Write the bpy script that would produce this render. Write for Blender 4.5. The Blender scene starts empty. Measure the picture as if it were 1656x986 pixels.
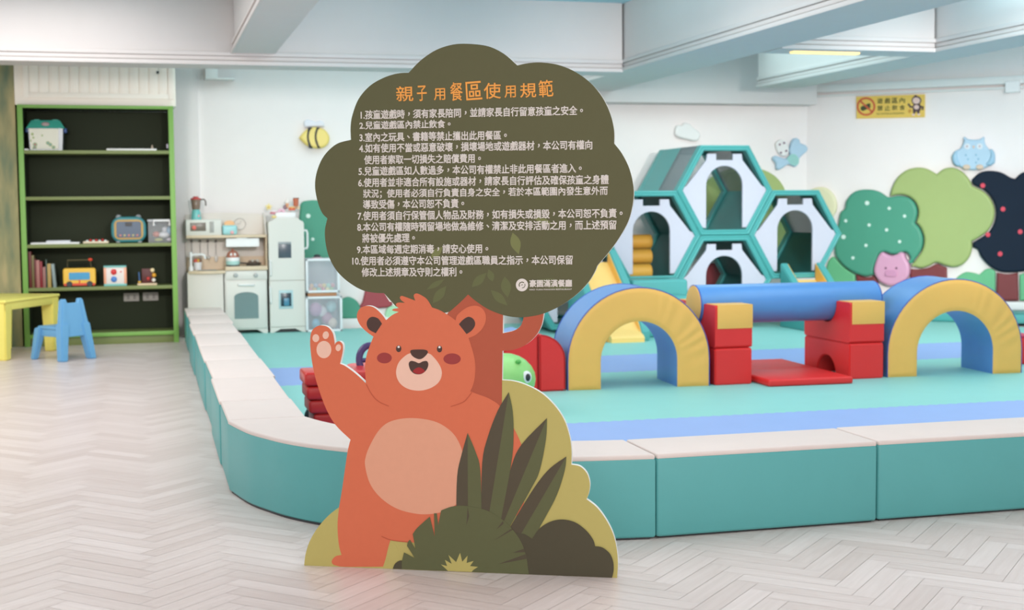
import bpy, bmesh, math, random
from mathutils import Vector, Matrix, Euler
random.seed(7)
PI = math.pi
scene = bpy.context.scene
COL = scene.collection

# ------------------------------------------------------------------ camera
# World frame = the room: X along the back wall, Y into the room, Z up. Eye at the origin, 1.2 m high.
FPX, HORIZON, ROLL, YAW, EYE = 2200.0, 335.0, 0.008, math.radians(15.0), 1.2
cr, sr = math.cos(ROLL), math.sin(ROLL)
pitch = math.atan2((493 - HORIZON) * cr, FPX)
f_h = Vector((math.sin(YAW), math.cos(YAW), 0)); r_h = Vector((math.cos(YAW), -math.sin(YAW), 0)); UP = Vector((0, 0, 1))
c_f = f_h * math.cos(pitch) - UP * math.sin(pitch)
u_0 = UP * math.cos(pitch) + f_h * math.sin(pitch)
c_r = r_h * cr - u_0 * sr
c_u = r_h * sr + u_0 * cr
EYEP = Vector((0, 0, EYE))
cam_d = bpy.data.cameras.new('camera')
cam_d.sensor_fit = 'HORIZONTAL'; cam_d.sensor_width = 36.0; cam_d.lens = FPX / 1656 * 36.0
cam_d.clip_start = 0.05; cam_d.clip_end = 100
cam_d.dof.use_dof = True; cam_d.dof.focus_distance = 4.42; cam_d.dof.aperture_fstop = 4.4
cam = bpy.data.objects.new('camera', cam_d); COL.objects.link(cam)
m = Matrix((c_r, c_u, -c_f)).transposed().to_4x4(); m.translation = EYEP
cam.matrix_world = m
scene.camera = cam

# ------------------------------------------------------------------ light and exposure
scene.view_settings.view_transform = 'Standard'
scene.view_settings.look = 'None'
scene.view_settings.gamma = 1.0
scene.view_settings.use_curve_mapping = False
scene.view_settings.exposure = 0.0
W = bpy.data.worlds.new('daylight'); scene.world = W; W.use_nodes = True
bg = W.node_tree.nodes['Background']; bg.inputs[0].default_value = (1.0, 0.98, 0.97, 1); bg.inputs[1].default_value = 0.9

def area(name, loc, size, power, rot=(0, 0, 0), col=(1, 1, 1)):
    l = bpy.data.lights.new(name, 'AREA'); l.shape = 'RECTANGLE'; l.size, l.size_y = size; l.energy = power; l.color = col
    o = bpy.data.objects.new(name, l); o.location = loc; o.rotation_euler = rot; COL.objects.link(o); return o
WARM = (1, .955, .935)
area('ceiling_fill_light', (-1.2, 8.4, 2.9), (2.4, 5.0), 105, col=WARM)
area('ceiling_fill_light', (2.45, 6.5, 2.9), (2.2, 5.0), 66, col=WARM)
area('ceiling_fill_light', (5.25, 6.0, 2.9), (1.1, 4.5), 30, col=WARM)
area('ceiling_fill_light', (0.5, 1.5, 2.9), (4.0, 3.0), 62, col=WARM)  # unseen, added to lift the near floor
area('ceiling_fill_light', (2.2, 12.3, 2.92), (3.0, .8), 22, col=(.82, .98, 1))  # unseen, added to brighten the back wall with a cyan tint
area('ceiling_fill_light', (5.25, 11.2, 2.92), (1.1, 2.4), 22, col=(.72, .98, 1))  # unseen fill, its cyan added to tint the upper wall and beams
UPR = (PI, 0, 0)
area('cove_light', (2.4, 9.2, 2.6), (2.4, 2.6), 20, UPR, (.70, .94, 1))
area('cove_light', (5.25, 7.2, 2.55), (1.0, 3.0), 24, UPR, (.66, .95, 1))
area('cove_light', (7.6, 8.2, 2.55), (1.6, 3.0), 24, UPR, (.66, .97, .98))
area('ceiling_fill_light', (7.4, 9.4, 2.9), (1.6, 2.4), 45, col=WARM)  # unseen, added to brighten the right wall
area('window_daylight', (0.5, -2.5, 1.9), (7.0, 2.8), 100, (math.radians(82), 0, math.radians(-12)), (1, .965, .945))
def fill_spot(x, tx, ty, tz, power, size=46, y=5.4, z=2.34):  # unseen spots, added to brighten the back and right walls
    l = bpy.data.lights.new('fill_spot', 'SPOT'); l.energy = power; l.color = WARM; l.spot_size = math.radians(size); l.spot_blend = 1.0; l.shadow_soft_size = .35
    o = bpy.data.objects.new('fill_spot', l); o.location = (x, y, z); COL.objects.link(o)
    o.rotation_euler = (Vector((tx, ty, tz)) - Vector((x, y, z))).to_track_quat('-Z', 'Y').to_euler()
fill_spot(-1.2, -.4, 13.0, 1.1, 420, 36)
fill_spot(1.4, 1.4, 13.5, .9, 560, 40)
fill_spot(3.0, 4.2, 13.5, .9, 880, 40)
fill_spot(4.9, 6.6, 13.5, .8, 980, 38, 5.4, 2.22)
fill_spot(5.0, 8.8, 12.2, .8, 960, 42, 5.4, 2.22)

# ------------------------------------------------------------------ pixels of the measured photo -> points on real planes
def ray(px, py): return c_f + c_r * ((px - 828) / FPX) - c_u * ((py - 493) / FPX)
def Pz(px, py, z=0.0):
    d = ray(px, py); return EYEP + d * ((z - EYE) / d.z)
def Py(px, py, y):
    d = ray(px, py); return EYEP + d * (y / d.y)
def Rc(px0, py0, px1, py1, y):
    """x0,x1,z0,z1 of a rectangle measured in the photo on the room plane Y=y"""
    cx, cy = (px0 + px1) / 2, (py0 + py1) / 2
    return Py(px0, cy, y).x, Py(px1, cy, y).x, Py(cx, py1, y).z, Py(cx, py0, y).z
class Plane:
    def __init__(s, origin, ex):
        s.o = Vector(origin); s.ex = Vector(ex).normalized(); s.n = s.ex.cross(UP)
        s.m = Matrix((s.ex, UP, s.n)).transposed().to_4x4(); s.m.translation = s.o
    def at(s, px, py):
        d = ray(px, py); t = (s.o - EYEP).dot(s.n) / d.dot(s.n); p = EYEP + d * t - s.o
        return (p.dot(s.ex), p.z)
    def up(s, off): return s.m @ Matrix.Translation((0, 0, off))

# ------------------------------------------------------------------ materials
def lin(c):
    c = c / 255.0
    return c / 12.92 if c <= 0.04045 else ((c + 0.055) / 1.055) ** 2.4
def rgb(c): return (lin(c[0]), lin(c[1]), lin(c[2]), 1)
MATS = {}
def mat(name, c, rough=0.5, var=0.03, scale=18.0, bump=0.0, metal=0.0, spec=0.5, trans=0.0, alpha=1.0, coat=0.0, emit=0.0):
    if name in MATS: return MATS[name]
    m = bpy.data.materials.new(name); m.use_nodes = True; nt = m.node_tree; b = nt.nodes['Principled BSDF']
    b.inputs['Roughness'].default_value = rough; b.inputs['Metallic'].default_value = metal
    b.inputs['Specular IOR Level'].default_value = spec
    b.inputs['Transmission Weight'].default_value = trans; b.inputs['Alpha'].default_value = alpha
    b.inputs['Coat Weight'].default_value = coat
    base = rgb(c)
    tc = nt.nodes.new('ShaderNodeTexCoord'); nz = nt.nodes.new('ShaderNodeTexNoise')
    nz.inputs['Scale'].default_value = scale; nz.inputs['Detail'].default_value = 3
    nt.links.new(tc.outputs['Object'], nz.inputs['Vector'])
    mx = nt.nodes.new('ShaderNodeMix'); mx.data_type = 'RGBA'
    mx.inputs['A'].default_value = tuple(min(1, v * (1 - var)) for v in base[:3]) + (1,)
    mx.inputs['B'].default_value = tuple(min(1, v * (1 + var)) for v in base[:3]) + (1,)
    nt.links.new(nz.outputs['Fac'], mx.inputs['Factor']); nt.links.new(mx.outputs['Result'], b.inputs['Base Color'])
    if emit:
        b.inputs['Emission Color'].default_value = base; b.inputs['Emission Strength'].default_value = emit
    if bump:
        bp = nt.nodes.new('ShaderNodeBump'); bp.inputs['Strength'].default_value = bump; bp.inputs['Distance'].default_value = 0.01
        n2 = nt.nodes.new('ShaderNodeTexNoise'); n2.inputs['Scale'].default_value = scale * 0.6; n2.inputs['Detail'].default_value = 4
        nt.links.new(tc.outputs['Object'], n2.inputs['Vector']); nt.links.new(n2.outputs['Fac'], bp.inputs['Height'])
        nt.links.new(bp.outputs['Normal'], b.inputs['Normal'])
    MATS[name] = m; return m
def vinyl(name, c, rough=.42): return mat(name, c, rough, .03, 9, .12)
def plast(name, c, rough=.35): return mat(name, c, rough, .02, 30)
def paint(name, c, rough=.7): return mat(name, c, rough, .02, 6)
def ink(name, c): return mat(name, c, .62, .025, 40, spec=.3)

M_WALL = paint('wall paint', (243, 236, 234), .8)
M_BEAM = paint('beam paint', (218, 212, 210), .7)
M_CEIL = paint('ceiling paint', (170, 214, 224), .8)
M_TRIM = paint('white trim', (236, 236, 234), .5)
M_TEAL = vinyl('teal vinyl', (92, 171, 171)); M_CREAM = vinyl('cream vinyl', (231, 214, 208), .55)
M_MATT = mat('teal foam mat', (144, 208, 202), .6, .03, 5); M_MATB = mat('periwinkle foam mat', (150, 176, 228), .6, .03, 5)
M_YEL = vinyl('yellow vinyl', (250, 190, 98), .5); M_BLUE = vinyl('blue vinyl', (92, 148, 214), .32)
M_RED = vinyl('red vinyl', (236, 46, 46), .45); M_NAVY = vinyl('blue piping', (62, 84, 178))
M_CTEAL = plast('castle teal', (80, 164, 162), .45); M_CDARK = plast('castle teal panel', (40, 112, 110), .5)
M_CWHITE = plast('castle white panel', (192, 192, 205), .5)
M_SLIDE = plast('slide yellow', (246, 206, 122), .4)
M_WHITE = plast('white plastic', (240, 240, 240), .4); M_DARK = plast('dark plastic', (46, 48, 52), .4)
M_KIT = paint('mint white lacquer', (222, 220, 213), .45); M_KITB = paint('beige board', (226, 218, 210), .55)
M_WOOD = mat('pale play wood', (222, 200, 172), .5, .06, 14)
M_SHELF = paint('bright green edge', (126, 176, 84), .5); M_SHIN = paint('shaded green inside', (35, 43, 19), .75)  # shade inside the bookcase put into a darker copy of its green
M_SHED = paint('olive shelf board', (122, 134, 78), .5)
M_CREAMW = paint('cream cabinet paint', (254, 246, 234), .5)

# ------------------------------------------------------------------ building helpers
MW = {}
def thing(name, label, cat, loc=(0, 0, 0), rotz=0.0, group=None):
    o = bpy.data.objects.new(name, None); o.empty_display_size = .1; COL.objects.link(o)
    o.location = loc; o.rotation_euler = (0, 0, rotz); o['label'] = label; o['category'] = cat
    if group: o['group'] = group
    MW[o.name] = Matrix.Translation(Vector(loc)) @ Matrix.Rotation(rotz, 4, 'Z'); return o
def tag(o, label, cat, group=None):
    o['label'] = label; o['category'] = cat
    if group: o['group'] = group
    return o
def link(name, me, mats, parent=None, local=False, smooth=None):
    """link a mesh as ONE object; world coordinates unless local; parented coordinates are made relative to the parent"""
    if parent is not None and not local:
        me.transform(MW[parent.name].inverted())
    if not isinstance(mats, (list, tuple)): mats = [mats]
    me.materials.clear()
    for q in mats: me.materials.append(q)
    o = bpy.data.objects.new(name, me); COL.objects.link(o)
    if parent is not None:
        o.parent = parent; MW[o.name] = MW[parent.name].copy()
    else: MW[o.name] = Matrix.Identity(4)
    if smooth: me.shade_smooth() if smooth == 'all' else me.set_sharp_from_angle(angle=math.radians(smooth)) or me.polygons.foreach_set('use_smooth', [True] * len(me.polygons))
    return o
def obj(name, bm, mats, parent=None, local=False, smooth=35):
    me = bpy.data.meshes.new(name); bm.normal_update(); bm.to_mesh(me); bm.free()
    if smooth:
        me.polygons.foreach_set('use_smooth', [True] * len(me.polygons)); me.set_sharp_from_angle(angle=math.radians(smooth))
    return link(name, me, mats, parent, local)
def struct(name, bm, mats, smooth=35):
    o = obj(name, bm, mats, smooth=smooth); o['kind'] = 'structure'; return o
def B(): return bmesh.new()
def box(bm, x0, x1, y0, y1, z0, z1, bev=0.0, seg=2, M=None, mi=0):
    r = bmesh.ops.create_cube(bm, size=1.0)
    vs = r['verts']
    T = Matrix.Translation(((x0 + x1) / 2, (y0 + y1) / 2, (z0 + z1) / 2)) @ Matrix.Diagonal((abs(x1 - x0), abs(y1 - y0), abs(z1 - z0), 1))
    bmesh.ops.transform(bm, matrix=T, verts=vs)
    fs = list({f for v in vs for f in v.link_faces})
    if bev:
        es = list({e for v in vs for e in v.link_edges})
        q = bmesh.ops.bevel(bm, geom=es + vs, offset=bev, segments=seg, profile=.5, affect='EDGES', clamp_overlap=True)
        vs = list({v for f in q['faces'] for v in f.verts} | {v for v in vs if v.is_valid}); fs = list({f for v in vs for f in v.link_faces})
    for f in fs: f.material_index = mi
    if M is not None: bmesh.ops.transform(bm, matrix=M, verts=vs)
    return vs
def lathe(bm, prof, c=(0, 0, 0), n=24, M=None, mi=0):
    rings = []; new = []
    for r, z in prof:
        ring = []
        for k in range(n):
            a = 2 * PI * k / n; v = bm.verts.new((r * math.cos(a), r * math.sin(a), z)); ring.append(v); new.append(v)
        rings.append(ring)
    fs = []
    for a, b in zip(rings, rings[1:]):
        for k in range(n): fs.append(bm.faces.new((a[k], a[(k + 1) % n], b[(k + 1) % n], b[k])))
    fs.append(bm.faces.new(list(reversed(rings[0])))); fs.append(bm.faces.new(rings[-1]))
    for f in fs: f.material_index = mi
    T = Matrix.Translation(c) @ (M or Matrix.Identity(4)); bmesh.ops.transform(bm, matrix=T, verts=new); return new
def ball(bm, c, r, M=None, u=20, v=12, mi=0):
    if not isinstance(r, (tuple, list)): r = (r, r, r)
    q = bmesh.ops.create_uvsphere(bm, u_segments=u, v_segments=v, radius=1.0)
    T = Matrix.Translation(c) @ (M or Matrix.Identity(4)) @ Matrix.Diagonal((*r, 1)); bmesh.ops.transform(bm, matrix=T, verts=q['verts'])
    for f in {f for w in q['verts'] for f in w.link_faces}: f.material_index = mi
    return q['verts']
def tube(bm, pts, r, n=10, mi=0, closed=False):
    pts = [Vector(p) for p in pts]; rings = []; N = len(pts); prev = None
    rr = r if isinstance(r, (list, tuple)) else [r] * N
    for i, p in enumerate(pts):
        if closed: t = (pts[(i + 1) % N] - pts[i - 1]).normalized()
        else: t = (pts[min(i + 1, N - 1)] - pts[max(i - 1, 0)]).normalized()
        ref = prev if prev is not None else (Vector((0, 0, 1)) if abs(t.z) < .9 else Vector((1, 0, 0)))
        a = (ref - t * ref.dot(t)).normalized(); prev = a; b = t.cross(a)
        rings.append([bm.verts.new(p + (a * math.cos(2 * PI * k / n) + b * math.sin(2 * PI * k / n)) * rr[i]) for k in range(n)])
    prs = list(zip(rings, rings[1:])) + ([(rings[-1], rings[0])] if closed else [])
    for a, b in prs:
        for k in range(n): bm.faces.new((a[k], a[(k + 1) % n], b[(k + 1) % n], b[k])).material_index = mi
    if not closed:
        bm.faces.new(list(reversed(rings[0]))).material_index = mi; bm.faces.new(rings[-1]).material_index = mi
def sweep_poly(bm, poly, y0, y1, mi=0, M=None, caps=True):
    """poly in (x,z), extruded along y"""
    a = [bm.verts.new((x, y0, z)) for x, z in poly]; b = [bm.verts.new((x, y1, z)) for x, z in poly]; n = len(poly); fs = []
    for k in range(n): fs.append(bm.faces.new((a[k], b[k], b[(k + 1) % n], a[(k + 1) % n])))
    if caps: fs.append(bm.faces.new(a)); fs.append(bm.faces.new(list(reversed(b))))
    for f in fs: f.material_index = mi
    bmesh.ops.recalc_face_normals(bm, faces=fs)
    if M is not None: bmesh.ops.transform(bm, matrix=M, verts=a + b)
    return fs
def sm(pts, n=6):
    """smooth closed outline; a third element marks a corner"""
    N = len(pts); out = []
    P = [Vector((p[0], p[1])) for p in pts]; C = [len(p) > 2 for p in pts]
    for i in range(N):
        p1, p2 = P[i], P[(i + 1) % N]
        p0 = p1 + (p1 - p2) * .3 if C[i] else P[i - 1]
        p3 = p2 + (p2 - p1) * .3 if C[(i + 1) % N] else P[(i + 2) % N]
        for k in range(n):
            t = k / n
            q = .5 * ((2 * p1) + (p2 - p0) * t + (2 * p0 - 5 * p1 + 4 * p2 - p3) * t * t + (3 * p1 - p0 - 3 * p2 + p3) * t ** 3)
            out.append((q.x, q.y))
    return out
def ell(cx, cy, rx, ry, n=28, rot=0):
    c, s = math.cos(rot), math.sin(rot)
    return [(cx + rx * math.cos(a) * c - ry * math.sin(a) * s, cy + rx * math.cos(a) * s + ry * math.sin(a) * c) for a in [2 * PI * k / n for k in range(n)]]
def stroke(pts, w):
    P = [Vector(p) for p in pts]; L, R_ = [], []
    for i in range(len(P)):
        t = (P[min(i + 1, len(P) - 1)] - P[max(i - 1, 0)]).normalized(); nrm = Vector((-t.y, t.x)) * w / 2
        L.append(tuple(P[i] + nrm)); R_.append(tuple(P[i] - nrm))
    return L + R_[::-1]
def slab(polys, th, bev, M):
    """filled 2D outlines (holes allowed) -> mesh of thickness th whose back lies on z=0 of M; bev rounds the rim"""
    cu = bpy.data.curves.new('outline', 'CURVE'); cu.dimensions = '2D'; cu.fill_mode = 'BOTH'
    for poly in polys:
        sp = cu.splines.new('POLY'); sp.points.add(len(poly) - 1); sp.use_cyclic_u = True
        for p, q in zip(sp.points, poly): p.co = (q[0], q[1], 0, 1)
    if bev:
        cu.bevel_depth = bev; cu.bevel_resolution = 3; cu.offset = -bev
    cu.extrude = max(0.0, th / 2 - bev)
    o = bpy.data.objects.new('outline', cu)
    me = bpy.data.meshes.new_from_object(o)
    bpy.data.objects.remove(o); bpy.data.curves.remove(cu)
    me.transform(M @ Matrix.Translation((0, 0, th / 2)))
    me.polygons.foreach_set('use_smooth', [True] * len(me.polygons)); me.set_sharp_from_angle(angle=math.radians(40))
    return me
def px_slab(plane, polys, off, th, bev=0.0):
    return slab([[plane.at(*p[:2]) for p in poly] for poly in polys], th, bev, plane.up(off))
def merge(meshes):
    bm = B()
    for q in meshes: bm.from_mesh(q); bpy.data.meshes.remove(q)
    me = bpy.data.meshes.new('merged'); bm.to_mesh(me); bm.free(); return me
def text_mesh(s, bold=0.0, shear=0.0):
    cu = bpy.data.curves.new('lettering', 'FONT'); cu.body = s; cu.size = 1.0; cu.bevel_depth = bold; cu.bevel_resolution = 0; cu.shear = shear; cu.resolution_u = 3
    cu.dimensions = '2D'; cu.fill_mode = 'BOTH'
    o = bpy.data.objects.new('lettering', cu); me = bpy.data.meshes.new_from_object(o)
    bpy.data.objects.remove(o); bpy.data.curves.remove(cu); return me
def w_of(q):
    me = text_mesh(q); x = max(v.co.x for v in me.vertices); bpy.data.meshes.remove(me); return x
EM = []
def rule_mesh(s, bold):
    """a printed line whose commas and stops sit in the middle of their cells"""
    if not EM: EM.append(w_of('口口') - w_of('口'))
    em = EM[0]; body = s
    for ch in '，。、': body = body.replace(ch, '　')
    parts = [text_mesh(body.rstrip('　'), bold)]
    k = 0
    while k < len(s) and ord(s[k]) < 128: k += 1
    pre = (w_of(s[:k] + '口') - w_of('口')) if k else 0.0
    for i, ch in enumerate(s):
        if ch in '，。、':
            q = text_mesh(ch, bold); xs = [v.co.x for v in q.vertices]; yv = [v.co.y for v in q.vertices]
            q.transform(Matrix.Translation((pre + (i - k + .5) * em - (min(xs) + max(xs)) / 2, .36 * em - (min(yv) + max(yv)) / 2, 0))); parts.append(q)
    return merge(parts)
def fit_text(plane, s, bl, br, h_px, off, bold=0.0, by_bbox=True, shear=0.0, rot=0.0):
    """letters whose lower-left/lower-right ink corners sit at the measured points bl, br"""
    me = rule_mesh(s, bold) if len(s) > 6 and ord(s[-1]) > 255 else text_mesh(s, bold, shear)
    xs = [v.co.x for v in me.vertices]; ys = [v.co.y for v in me.vertices]
    x0, x1, y0, y1 = min(xs), max(xs), min(ys), max(ys)
    a = Vector(plane.at(*bl)); b = Vector(plane.at(*br)); t = Vector(plane.at(bl[0], bl[1] - h_px))
    ux = (b - a) / (x1 - x0); hh = (t - a).length / (y1 - y0); uy = Vector((-ux.y, ux.x)).normalized() * hh
    for v in me.vertices:
        q = a + ux * (v.co.x - x0) + uy * (v.co.y - y0); v.co = (q.x, q.y, v.co.z * .012)
    me.transform(plane.up(off)); return me

# ================================================================== THE SETTING
# herringbone plank floor: every plank a face with its own tint and grain direction
def herringbone():
    bm = B(); uv = bm.loops.layers.uv.new('UVMap'); tint = bm.loops.layers.float_color.new('tint')
    w, n = 0.075, 5
    q = bm.faces.new([bm.verts.new(p) for p in ((-9, -5, -.004), (14, -5, -.004), (14, 16, -.004), (-9, 16, -.004))])
    for l in q.loops: l[tint] = (.45, .45, .45, 1); l[uv].uv = (l.vert.co.x * 3, l.vert.co.y)
    rt = Matrix.Rotation(PI / 4, 2)
    g = .0006
    for a in range(-60, 260):
        for b in range(-22, 23):
            for (x0, y0, dx, dy) in ((a + b * n, a - b * n, n, 1), (a + b * n, a - b * n + 1, 1, n)):
                c = rt @ Vector(((x0 + dx / 2) * w, (y0 + dy / 2) * w)); c.y += 1.0
                if not (-3.2 < c.x < 5.6 and 2.0 < c.y < 13.6): continue
                if c.x > 1.6 and c.y > 5.6: continue
                vs = []
                for sx, sy in ((0, 0), (1, 0), (1, 1), (0, 1)):
                    p = rt @ Vector(((x0 + sx * dx) * w + (g if sx == 0 else -g), (y0 + sy * dy) * w + (g if sy == 0 else -g))); vs.append(bm.verts.new((p.x, p.y + 1.0, 0)))
                f = bm.faces.new(vs); v = random.random(); ou, ov = random.random() * 50, random.random() * 50
                for l, (sx, sy) in zip(f.loops, ((0, 0), (1, 0), (1, 1), (0, 1))):
                    l[tint] = (v, v, v, 1)
                    l[uv].uv = (ou + (sx * n if dx > dy else sy * n) * w, ov + (sy if dx > dy else sx) * w)
    return bm
M_FLOOR = bpy.data.materials.new('herringbone planks'); M_FLOOR.use_nodes = True
nt = M_FLOOR.node_tree; bs = nt.nodes['Principled BSDF']; bs.inputs['Roughness'].default_value = .34; bs.inputs['Specular IOR Level'].default_value = .4
at = nt.nodes.new('ShaderNodeAttribute'); at.attribute_name = 'tint'
uvn = nt.nodes.new('ShaderNodeUVMap'); uvn.uv_map = 'UVMap'
mp = nt.nodes.new('ShaderNodeMapping'); mp.inputs['Scale'].default_value = (2.2, 30, 1); nt.links.new(uvn.outputs[0], mp.inputs[0])
nz = nt.nodes.new('ShaderNodeTexNoise'); nz.inputs['Scale'].default_value = 1.6; nz.inputs['Detail'].default_value = 6; nz.inputs['Distortion'].default_value = .6
nt.links.new(mp.outputs[0], nz.inputs['Vector'])
ra = nt.nodes.new('ShaderNodeValToRGB'); ra.color_ramp.elements[0].color = rgb((217, 196, 190)); ra.color_ramp.elements[1].color = rgb((241, 223, 219))
ma = nt.nodes.new('ShaderNodeMath'); ma.operation = 'MULTIPLY_ADD'; ma.inputs[1].default_value = .6; nt.links.new(at.outputs['Fac'], ma.inputs[0])
mb = nt.nodes.new('ShaderNodeMath'); mb.operation = 'MULTIPLY_ADD'; mb.inputs[1].default_value = 1.0; mb.inputs[2].default_value = -.3
nt.links.new(nz.outputs['Fac'], mb.inputs[0]); nt.links.new(mb.outputs[0], ma.inputs[2]); nt.links.new(ma.outputs[0], ra.inputs[0])
nt.links.new(ra.outputs[0], bs.inputs['Base Color'])
struct('floor', herringbone(), M_FLOOR, smooth=None)

YB = 13.5                                    # back wall
RW = Plane((6.94, YB, 0), (.743, -.669, 0))  # right wall turns towards the viewer
BW = Plane((0, YB, 0), (1, 0, 0))
bm = B(); box(bm, -4, 7.0, YB, YB + .15, 0, 3.0); struct('wall_back', bm, M_WALL)
bm = B(); box(bm, 0, 4.6, -.15, 0, 0, 3.0, M=Matrix.Translation(RW.o) @ Matrix.Rotation(math.atan2(-.669, .743), 4, 'Z') @ Matrix.Translation((0, .15, 0))); struct('wall_right', bm, M_WALL)
bm = B(); box(bm, .27, .50, 13.445, YB, 0, 2.95); struct('trim_1', bm, M_WALL)      # pilaster beside the bookcase
# painted mural wall at the left edge
M_MUR = bpy.data.materials.new('mottled green mural'); M_MUR.use_nodes = True
nt = M_MUR.node_tree; bs = nt.nodes['Principled BSDF']; bs.inputs['Roughness'].default_value = .8
tc = nt.nodes.new('ShaderNodeTexCoord'); mp = nt.nodes.new('ShaderNodeMapping'); mp.inputs['Scale'].default_value = (7, 7, 1.6); nt.links.new(tc.outputs['Object'], mp.inputs[0])
nz = nt.nodes.new('ShaderNodeTexNoise'); nz.inputs['Scale'].default_value = 1.4; nz.inputs['Detail'].default_value = 6; nt.links.new(mp.outputs[0], nz.inputs['Vector'])
ra = nt.nodes.new('ShaderNodeValToRGB'); e = ra.color_ramp.elements
e[0].position = .3; e[0].color = rgb((112, 128, 104)); e[1].position = .7; e[1].color = rgb((186, 172, 128))
x = e.new(.5); x.color = rgb((152, 150, 112)); nt.links.new(nz.outputs['Fac'], ra.inputs[0]); nt.links.new(ra.outputs[0], bs.inputs['Base Color'])
bm = B(); box(bm, -4.0, -1.085, 12.74, 13.1, 0, 2.95); struct('wall_left', bm, M_MUR)

# ceiling slab and beams
bm = B(); box(bm, -5, 11, -.5, 14, 2.95, 3.1); struct('ceiling', bm, M_CEIL)
def beam(name, x0, x1, y0, y1, z0, crown=()):
    bm = B(); box(bm, x0, x1, y0, y1, z0, 2.95)
    for side in crown:                       # stepped crown moulding along the lower edge
        for k, (zz, d) in enumerate(((z0 + .085, .022), (z0 + .05, .012), (z0 + .012, .03))):
            if side == 'f': box(bm, x0, x1, y0 - d, y0, zz - .016, zz + .016, .005)
            if side == 'l': box(bm, x0 - d, x0, y0, y1, zz - .016, zz + .016, .005)
            if side == 'r': box(bm, x1, x1 + d, y0, y1, zz - .016, zz + .016, .005)
    return struct(name, bm, M_BEAM)
beam('trim_2', -4.0, 4.02, 11.25, 11.6, 2.36, 'f')          # cross beam
beam('trim_3', .72, 1.04, -.4, 11.24, 2.45, 'l')            # left long beam
beam('trim_4', 4.04, 4.60, -.4, 13.2, 2.37, 'l')            # right long beam
beam('trim_5', 4.62, 5.92, 9.42, 9.75, 2.37, 'f')           # cross beam in the right bay
beam('trim_6', 5.94, 6.36, -.4, 12.6, 2.37, 'l')            # far right long beam
bm = B(); box(bm, 2.7, 6.9, 13.2, YB, 2.26, 2.95); struct('trim_7', bm, M_BEAM)   # soffit on the back wall
bm = B()
for d0, d1, z0, z1 in ((0, .07, 2.40, 2.48), (0, .05, 2.355, 2.375)):
    box(bm, .06, 4.6, -d1, -d0, z0, z1, .006, M=Matrix.Translation(RW.o) @ Matrix.Rotation(math.atan2(-.669, .743), 4, 'Z'))
struct('trim_8', bm, M_TRIM)                                # crown on the right wall
bm = B(); box(bm, .53, 6.86, 13.44, YB - .002, 0, .11, .01); struct('baseboard_back', bm, M_TRIM)
RWM = Matrix.Translation(RW.o) @ Matrix.Rotation(math.atan2(-.669, .743), 4, 'Z')
bm = B(); box(bm, .08, 4.5, -.05, -.002, .115, .20, .01, M=RWM); struct('baseboard_right', bm, M_TRIM)
bm = B(); box(bm, 1.2, 4.5, -.60, -.056, .022, .115, .02, M=RWM)
o = obj('padded_step', bm, M_CTEAL); tag(o, 'low teal padded step along the foot of the right wall', 'step')
# recessed lights
M_WARM = mat('warm light', (255, 218, 140), .5, 0, 5, emit=1.2)
t = thing('strip_light', 'warm yellow strip light under the ceiling beam at upper right', 'light', (5.06, 9.6, 2.36))
bm = B(); box(bm, 4.78, 5.34, 9.52, 9.59, 2.352, 2.368, .004); obj('diffuser', bm, M_WARM, t)
bm = B(); box(bm, 4.77, 5.35, 9.51, 9.60, 2.366, 2.369, .001); obj('backplate', bm, M_WHITE, t)
t = thing('downlight', 'small round downlight in the pale blue ceiling above the green sign', 'light', (2.45, 9.6, 2.95))
bm = B(); lathe(bm, [(.05, 2.95), (.05, 2.93), (.038, 2.925), (.03, 2.94)], (2.45, 9.9, 0)); obj('trim_ring', bm, M_WHITE, t)
bm = B(); lathe(bm, [(.03, 2.939), (.029, 2.935)], (2.45, 9.9, 0)); obj('lens', bm, mat('light lens', (255, 250, 240), .4, 0, 5, emit=3), t)
# small white wall box high on the right wall
t = thing('wall_box', 'small white box mounted high on the right wall by the ceiling', 'box', (RW.o + RW.ex * 2.2))
me = px_slab(RW, [[(1627, 133), (1651, 131), (1651, 149), (1627, 151)]], 0.002, .09, .008); link('cover', me, M_WHITE, t)

t = thing('wall_bracket', 'small white bracket under the beam above the toy kitchen', 'bracket', (Py(342, 122, 13.3).x, 13.4, Py(342, 128, 13.3).z))
x0, x1, z0, z1 = Rc(332, 112, 352, 127, 13.3); bm = B(); box(bm, x0, x1, 13.3, 13.498, z0, z1 + .04, .006); obj('body', bm, M_TRIM, t)
x0, x1, z0, z1 = Rc(330, 112, 380, 130, 13.34); bm = B(); box(bm, x0 + .02, x1, 13.36, 13.498, z0 + .012, z0 + .03, .004); obj('ledge', bm, M_TRIM, t)

# ================================================================== THE SIGN
A, Bp = Pz(492, 914), Pz(998, 934)
SG = Plane(A, Bp - A)
rz_s = math.atan2(SG.ex.y, SG.ex.x)
sign = thing('standee_sign', 'tall cut-out sign of a waving orange bear under a tree printed with rules', 'sign', A.lerp(Bp, .5), rz_s)
OL = ink('print olive', (92, 89, 60)); BRK = ink('print brick', (178, 86, 62)); ORG = ink('print orange', (214, 110, 78))
LIME = ink('print lime', (187, 172, 102)); PCH = ink('print peach', (223, 158, 130)); PNK = ink('print pale pink', (236, 190, 170))
DKB = ink('print dark brown', (78, 56, 50)); MAR = ink('print maroon', (156, 60, 58)); FERN = ink('print fern', (95, 96, 64)); FERND = ink('print fern dark', (84, 74, 58))
DKG = ink('print dark bush', (79, 72, 55)); TXT = ink('print pale lettering', (224, 214, 208)); TIT = ink('print orange lettering', (240, 160, 76))
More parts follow.
